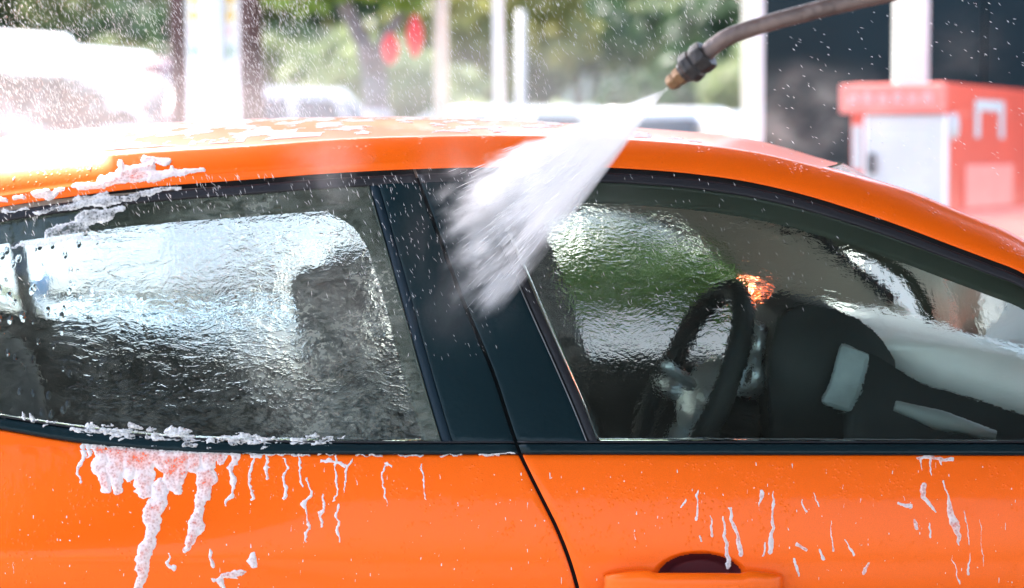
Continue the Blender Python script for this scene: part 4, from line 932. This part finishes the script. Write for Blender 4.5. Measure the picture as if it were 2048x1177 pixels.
foam('soap_foam', 'smear of soap foam across the top of the rear side window', gl_, 2.0, .004, 9.0, lambda a, b, c: side(a, b, c - .003), .26, 19, 26)

# thin soap film broken into flecks on the crown of the roof
Ts = rail(us, vT(us)); oT = np.argsort(Ts[:, 0])
def roofz(x, y):
    ty, tz = np.interp(x, Ts[oT, 0], Ts[oT, 1]), np.interp(x, Ts[oT, 0], Ts[oT, 2]); q_ = np.clip((y - ty) / (YC - ty), 0, 1)
    zc_ = tz + np.maximum(zcrown(x) - tz, .004) * (1 - .72 * sstep(.30, .475, x)); return tz + (zc_ - tz) * (1 - (1 - q_) ** 2.6)
gx, gy = np.meshgrid(np.arange(-.95, .40, .004), np.arange(.17, .95, .004)); fld = fbm(gx * 42, gy * 20, 61, 4) + .10 * (fbm(gx * 5, gy * 5, 70, 2) - .4) + .16 * sstep(-.1, -.7, gx)
kp = (fld > .52) & (gy > np.interp(gx, Ts[oT, 0], Ts[oT, 1]) + .035); kk = kp[:-1, :-1] & kp[1:, :-1] & kp[:-1, 1:] & kp[1:, 1:]; jj, ii = np.nonzero(kk); b0 = jj * gx.shape[1] + ii; nn_ = gx.shape[1]
P = np.stack([gx, gy, roofz(gx, gy) + .0004 + .0008 * np.clip(fld - .52, 0, .2) / .2], -1).reshape(-1, 3)
used_, inv = np.unique(np.stack([b0, b0 + 1, b0 + nn_ + 1, b0 + nn_], -1), return_inverse=True)
o = obj('soap_film', P[used_].tolist(), inv.reshape(-1, 4).tolist(), FOAM); a_ = o.data.attributes.new('cov', 'FLOAT', 'POINT'); a_.data.foreach_set('value', (.30 + 3 * (fld.reshape(-1)[used_] - .49)).astype(np.float32))
tag(o, 'thin broken soap film over the crown of the roof', 'foam', kind='stuff')

# ================================================================ spray jet, mist, flying drops
def vol_mat(name, build, color=(.97, .97, .98), aniso=.35):
    t = NT(name); t.t.nodes.remove(t.b); pv = t.n('VolumePrincipled'); pv.inputs['Color'].default_value = (*color, 1); pv.inputs['Anisotropy'].default_value = aniso
    t.l(build(t), pv.inputs['Density']); t.l(pv.outputs[0], t.out.inputs['Volume']); return t.m
tip = wp(1335, 177, -.497)
A0, A1 = Vector(side(897, 352, -.004)), Vector(side(962, 650, -.004)); mid = (A0 + A1) / 2
zax = (mid - tip).normalized(); xax = (A1 - A0); xax = (xax - zax * xax.dot(zax)).normalized(); yax = zax.cross(xax)
LJ = (mid - tip).length; hw = max(abs((A0 - tip).dot(xax)) / (A0 - tip).dot(zax), abs((A1 - tip).dot(xax)) / (A1 - tip).dot(zax))
def jet_density(t):
    sp = t.n('SeparateXYZ'); t.l(t.coord(), sp.inputs[0]); X, Y, Z = sp.outputs; zi = t.math('MAXIMUM', Z, .012)
    a, b = t.math('DIVIDE', X, zi), t.math('DIVIDE', Y, zi)
    cv = t.n('CombineXYZ'); t.l(t.math('MULTIPLY', a, 17.0), cv.inputs[0]); t.l(t.math('MULTIPLY', b, 9.0), cv.inputs[1]); t.l(t.math('MULTIPLY', Z, 3.2), cv.inputs[2])
    st = t.noise(cv.outputs[0], 1.0, 4, .55, .25)
    cw = t.n('CombineXYZ'); t.l(t.math('MULTIPLY', a, 10.0), cw.inputs[0]); t.l(t.math('MULTIPLY', b, 10.0), cw.inputs[1]); t.l(t.math('MULTIPLY', Z, 9.0), cw.inputs[2])
    puff = t.noise(cw.outputs[0], 1.0, 4, .55, .3)
    far = t.maprange(Z, LJ * .35, LJ * .85, 0, 1)
    streak = t.maprange(st, .40, .60, .0, 1.9); lo = t.math('ADD', t.math('MULTIPLY', streak, far), t.math('MULTIPLY', t.math('SUBTRACT', 1.0, far), t.maprange(st, .3, .7, .7, 1.15)))
    fx0 = t.maprange(t.math('ADD', a, t.math('MULTIPLY', t.math('SUBTRACT', puff, .5), .16)), -hw * 1.06, -hw * .62, 0, 1)      # ragged, misty edge
    fx1 = t.maprange(a, hw * .90, hw * 1.0, 1, 0)                                                                              # crisp edge
    fy = t.maprange(t.math('ABSOLUTE', b), .02, .075, 1, 0)
    end = t.maprange(t.math('ADD', Z, t.math('MULTIPLY', t.math('SUBTRACT', puff, .5), .22)), LJ - .055, LJ + .02, 1, 0)
    wisp = t.math('ADD', t.math('MULTIPLY', t.maprange(puff, .38, .6, 0, 1), far), t.math('SUBTRACT', 1.0, far))
    d_ = t.math('MULTIPLY', t.math('MULTIPLY', t.math('MULTIPLY', fx0, fx1), t.math('MULTIPLY', fy, end)), lo)
    return t.math('MULTIPLY', t.math('DIVIDE', t.math('MULTIPLY', d_, wisp), t.math('ADD', Z, .10)), 30.0)
JET = vol_mat('spray_jet', jet_density); rows = []
for z in np.linspace(0, LJ + .02, 24):
    for k in range(32):
        a = 2*math.pi*k/32; rows.append((math.cos(a) * (z * hw * 1.1 + .003), math.sin(a) * (z * .078 + .003), z))
fc = [(i*32 + k, i*32 + (k+1) % 32, (i+1)*32 + (k+1) % 32, (i+1)*32 + k) for i in range(23) for k in range(32)] + [tuple(range(31, -1, -1)), tuple(23*32 + k for k in range(32))]
o = obj('water_spray', rows, fc, JET); o.matrix_world = Matrix(((xax.x, yax.x, zax.x, tip.x), (xax.y, yax.y, zax.y, tip.y), (xax.z, yax.z, zax.z, tip.z), (0, 0, 0, 1)))
tag(o, 'white fan of pressurised water spraying from the nozzle onto the door pillar', 'water spray', kind='stuff')
rg = np.random.default_rng(41); SV, SF = [], []
for _ in range(520):                                   # strands of water inside the fan
    a = rg.uniform(-hw * .98, hw * .96); b = rg.normal() * .022; z0 = LJ * rg.uniform(.30, .93); l_ = rg.uniform(.02, .07); r_ = rg.uniform(.00025, .0007)
    d = Vector((a, b, 1)).normalized(); p0 = d * z0; p1 = d * min(z0 + l_, LJ * .985); v, f = tube([p0, p0 + (p1 - p0) * .5, p1], [r_ * .2, r_, r_ * .2], 4)
    n0 = len(SV); SV += v; SF += [tuple(i + n0 for i in q) for q in f]
q_ = obj('water_strands', SV, SF, DROP); q_.matrix_world = o.matrix_world.copy(); tag(q_, 'thin strands of water streaking inside the spray fan', 'water spray', kind='stuff')
def mist(label, c, r, dens, nscale, seed, stretch=(1, 1, 1), lo=.40, hi=.66, floor=.0):
    def build(t):
        vec = t.coord(); ln = t.n('VectorMath'); ln.operation = 'LENGTH'; t.l(vec, ln.inputs[0])
        fall = t.maprange(ln.outputs['Value'], .25, .98, 1, 0)
        mp = t.t.nodes.new('ShaderNodeMapping'); mp.inputs['Location'].default_value = (seed, seed * .7, 0); mp.inputs['Scale'].default_value = stretch; t.l(vec, mp.inputs[0])
        nn = t.maprange(t.noise(mp.outputs[0], nscale, 5, .6, .4), lo, hi, floor, 1)
        return t.math('MULTIPLY', t.math('MULTIPLY', fall, nn), dens)
    v, f = ellipsoid((0, 0, 0), (1, 1, 1), 28, 16); o = obj('water_mist', v, f, vol_mat('mist', build)); o.location = c; o.scale = r
    return tag(o, label, 'mist', kind='stuff')
mist('white mist drifting over the rear of the roof', tuple(at(100, 250, 1.2)), (.85, 1.0, .20), .16, 1.4, 1, floor=.45)
mist('low mist hanging behind the middle of the roof', tuple(at(900, 215, 2.6)), (1.1, .7, .26), .16, 1.2, 5, floor=.4)
mist('thin mist puff before the end of the rear side window', tuple(at(640, 660, -.10)), (.18, .05, .17), 3.2, 1.3, 9)
mist('mist puff thrown up from the roof edge beside the spray', tuple(at(650, 345, -.02)), (.10, .04, .09), 3.5, 1.2, 13)
mist('fine mist around the foot of the spray jet on the pillar', tuple(at(925, 480, -.03)), (.12, .06, .22), 2.5, 1.6, 15)
mist('drifting mist wisps before the dark wall panels', tuple(at(1640, 250, 1.2)), (.22, .4, .17), .35, 2.2, 22, (1, 1, 1), .42, .7)
mist('thin mist wisps above the red cabinet', tuple(at(1900, 110, 1.2)), (.18, .3, .12), .12, 2.0, 27, (1, 1, 1), .42, .7)
# flying drops
rg = np.random.default_rng(33); VV, FF = [], []
def drops(n, u0, u1, v0, v1, y0, y1, ang, l0, l1, r0, r1, keep=None):
    for _ in range(n):
        u, v_ = rg.uniform(u0, u1), rg.uniform(v0, v1)
        if keep and not keep(u, v_): continue
        y = rg.uniform(y0, y1); p = at(u, v_, y)
        a = R(ang + rg.normal() * 12); l_ = rg.uniform(l0, l1) / 1350; r_ = r0 * (r1 / r0) ** rg.random() / 1350
        d = np.array([math.cos(a), rg.normal() * .2, -math.sin(a)]); d /= np.linalg.norm(d); s1 = np.cross(d, (0, 1, .01)); s1 /= np.linalg.norm(s1); s2 = np.cross(d, s1)
        n0 = len(VV); VV.extend([p - d*l_, p + s1*r_, p + s2*r_, p - s1*r_, p - s2*r_, p + d*l_])
        FF.extend([(n0, n0+2, n0+1), (n0, n0+3, n0+2), (n0, n0+4, n0+3), (n0, n0+1, n0+4), (n0+5, n0+1, n0+2), (n0+5, n0+2, n0+3), (n0+5, n0+3, n0+4), (n0+5, n0+4, n0+1)])
above = lambda u, v_: v_ < float(vC(u)) - 4
drops(6500, -20, 620, 0, 265, -.3, .5, 65, 3, 6, 0.15, 0.34, above)
drops(1600, 500, 1100, 0, 235, -.3, .4, 65, 3, 7, 0.15, 0.36, above)
drops(500, 1000, 1520, 0, 120, -.3, .4, 60, 3, 7, 0.15, 0.4)
drops(260, 1525, 2060, 0, 350, -.3, .3, 35, 2.5, 5, 0.22, .9, lambda u, v_: v_ < float(vT(u)) - 6)
drops(1500, -20, 900, 350, 640, -.12, -.02, 68, 3, 8, 0.2, 0.45, lambda u, v_: v_ > float(vB(u)) - 20 and rg.random() < math.exp(-(v_ - float(vB(u))) / 110))
drops(260, 900, 1800, 340, 620, -.12, -.02, 62, 3, 6, 0.2, 0.45, lambda u, v_: v_ > float(vB(u)))
drops(160, 760, 1000, 330, 720, -.12, -.02, 70, 2, 5, 0.2, 0.45)
o = obj('water_drops', VV, FF, DROP); tag(o, 'countless flying water drops thrown up around the wet car', 'water drops', kind='stuff')
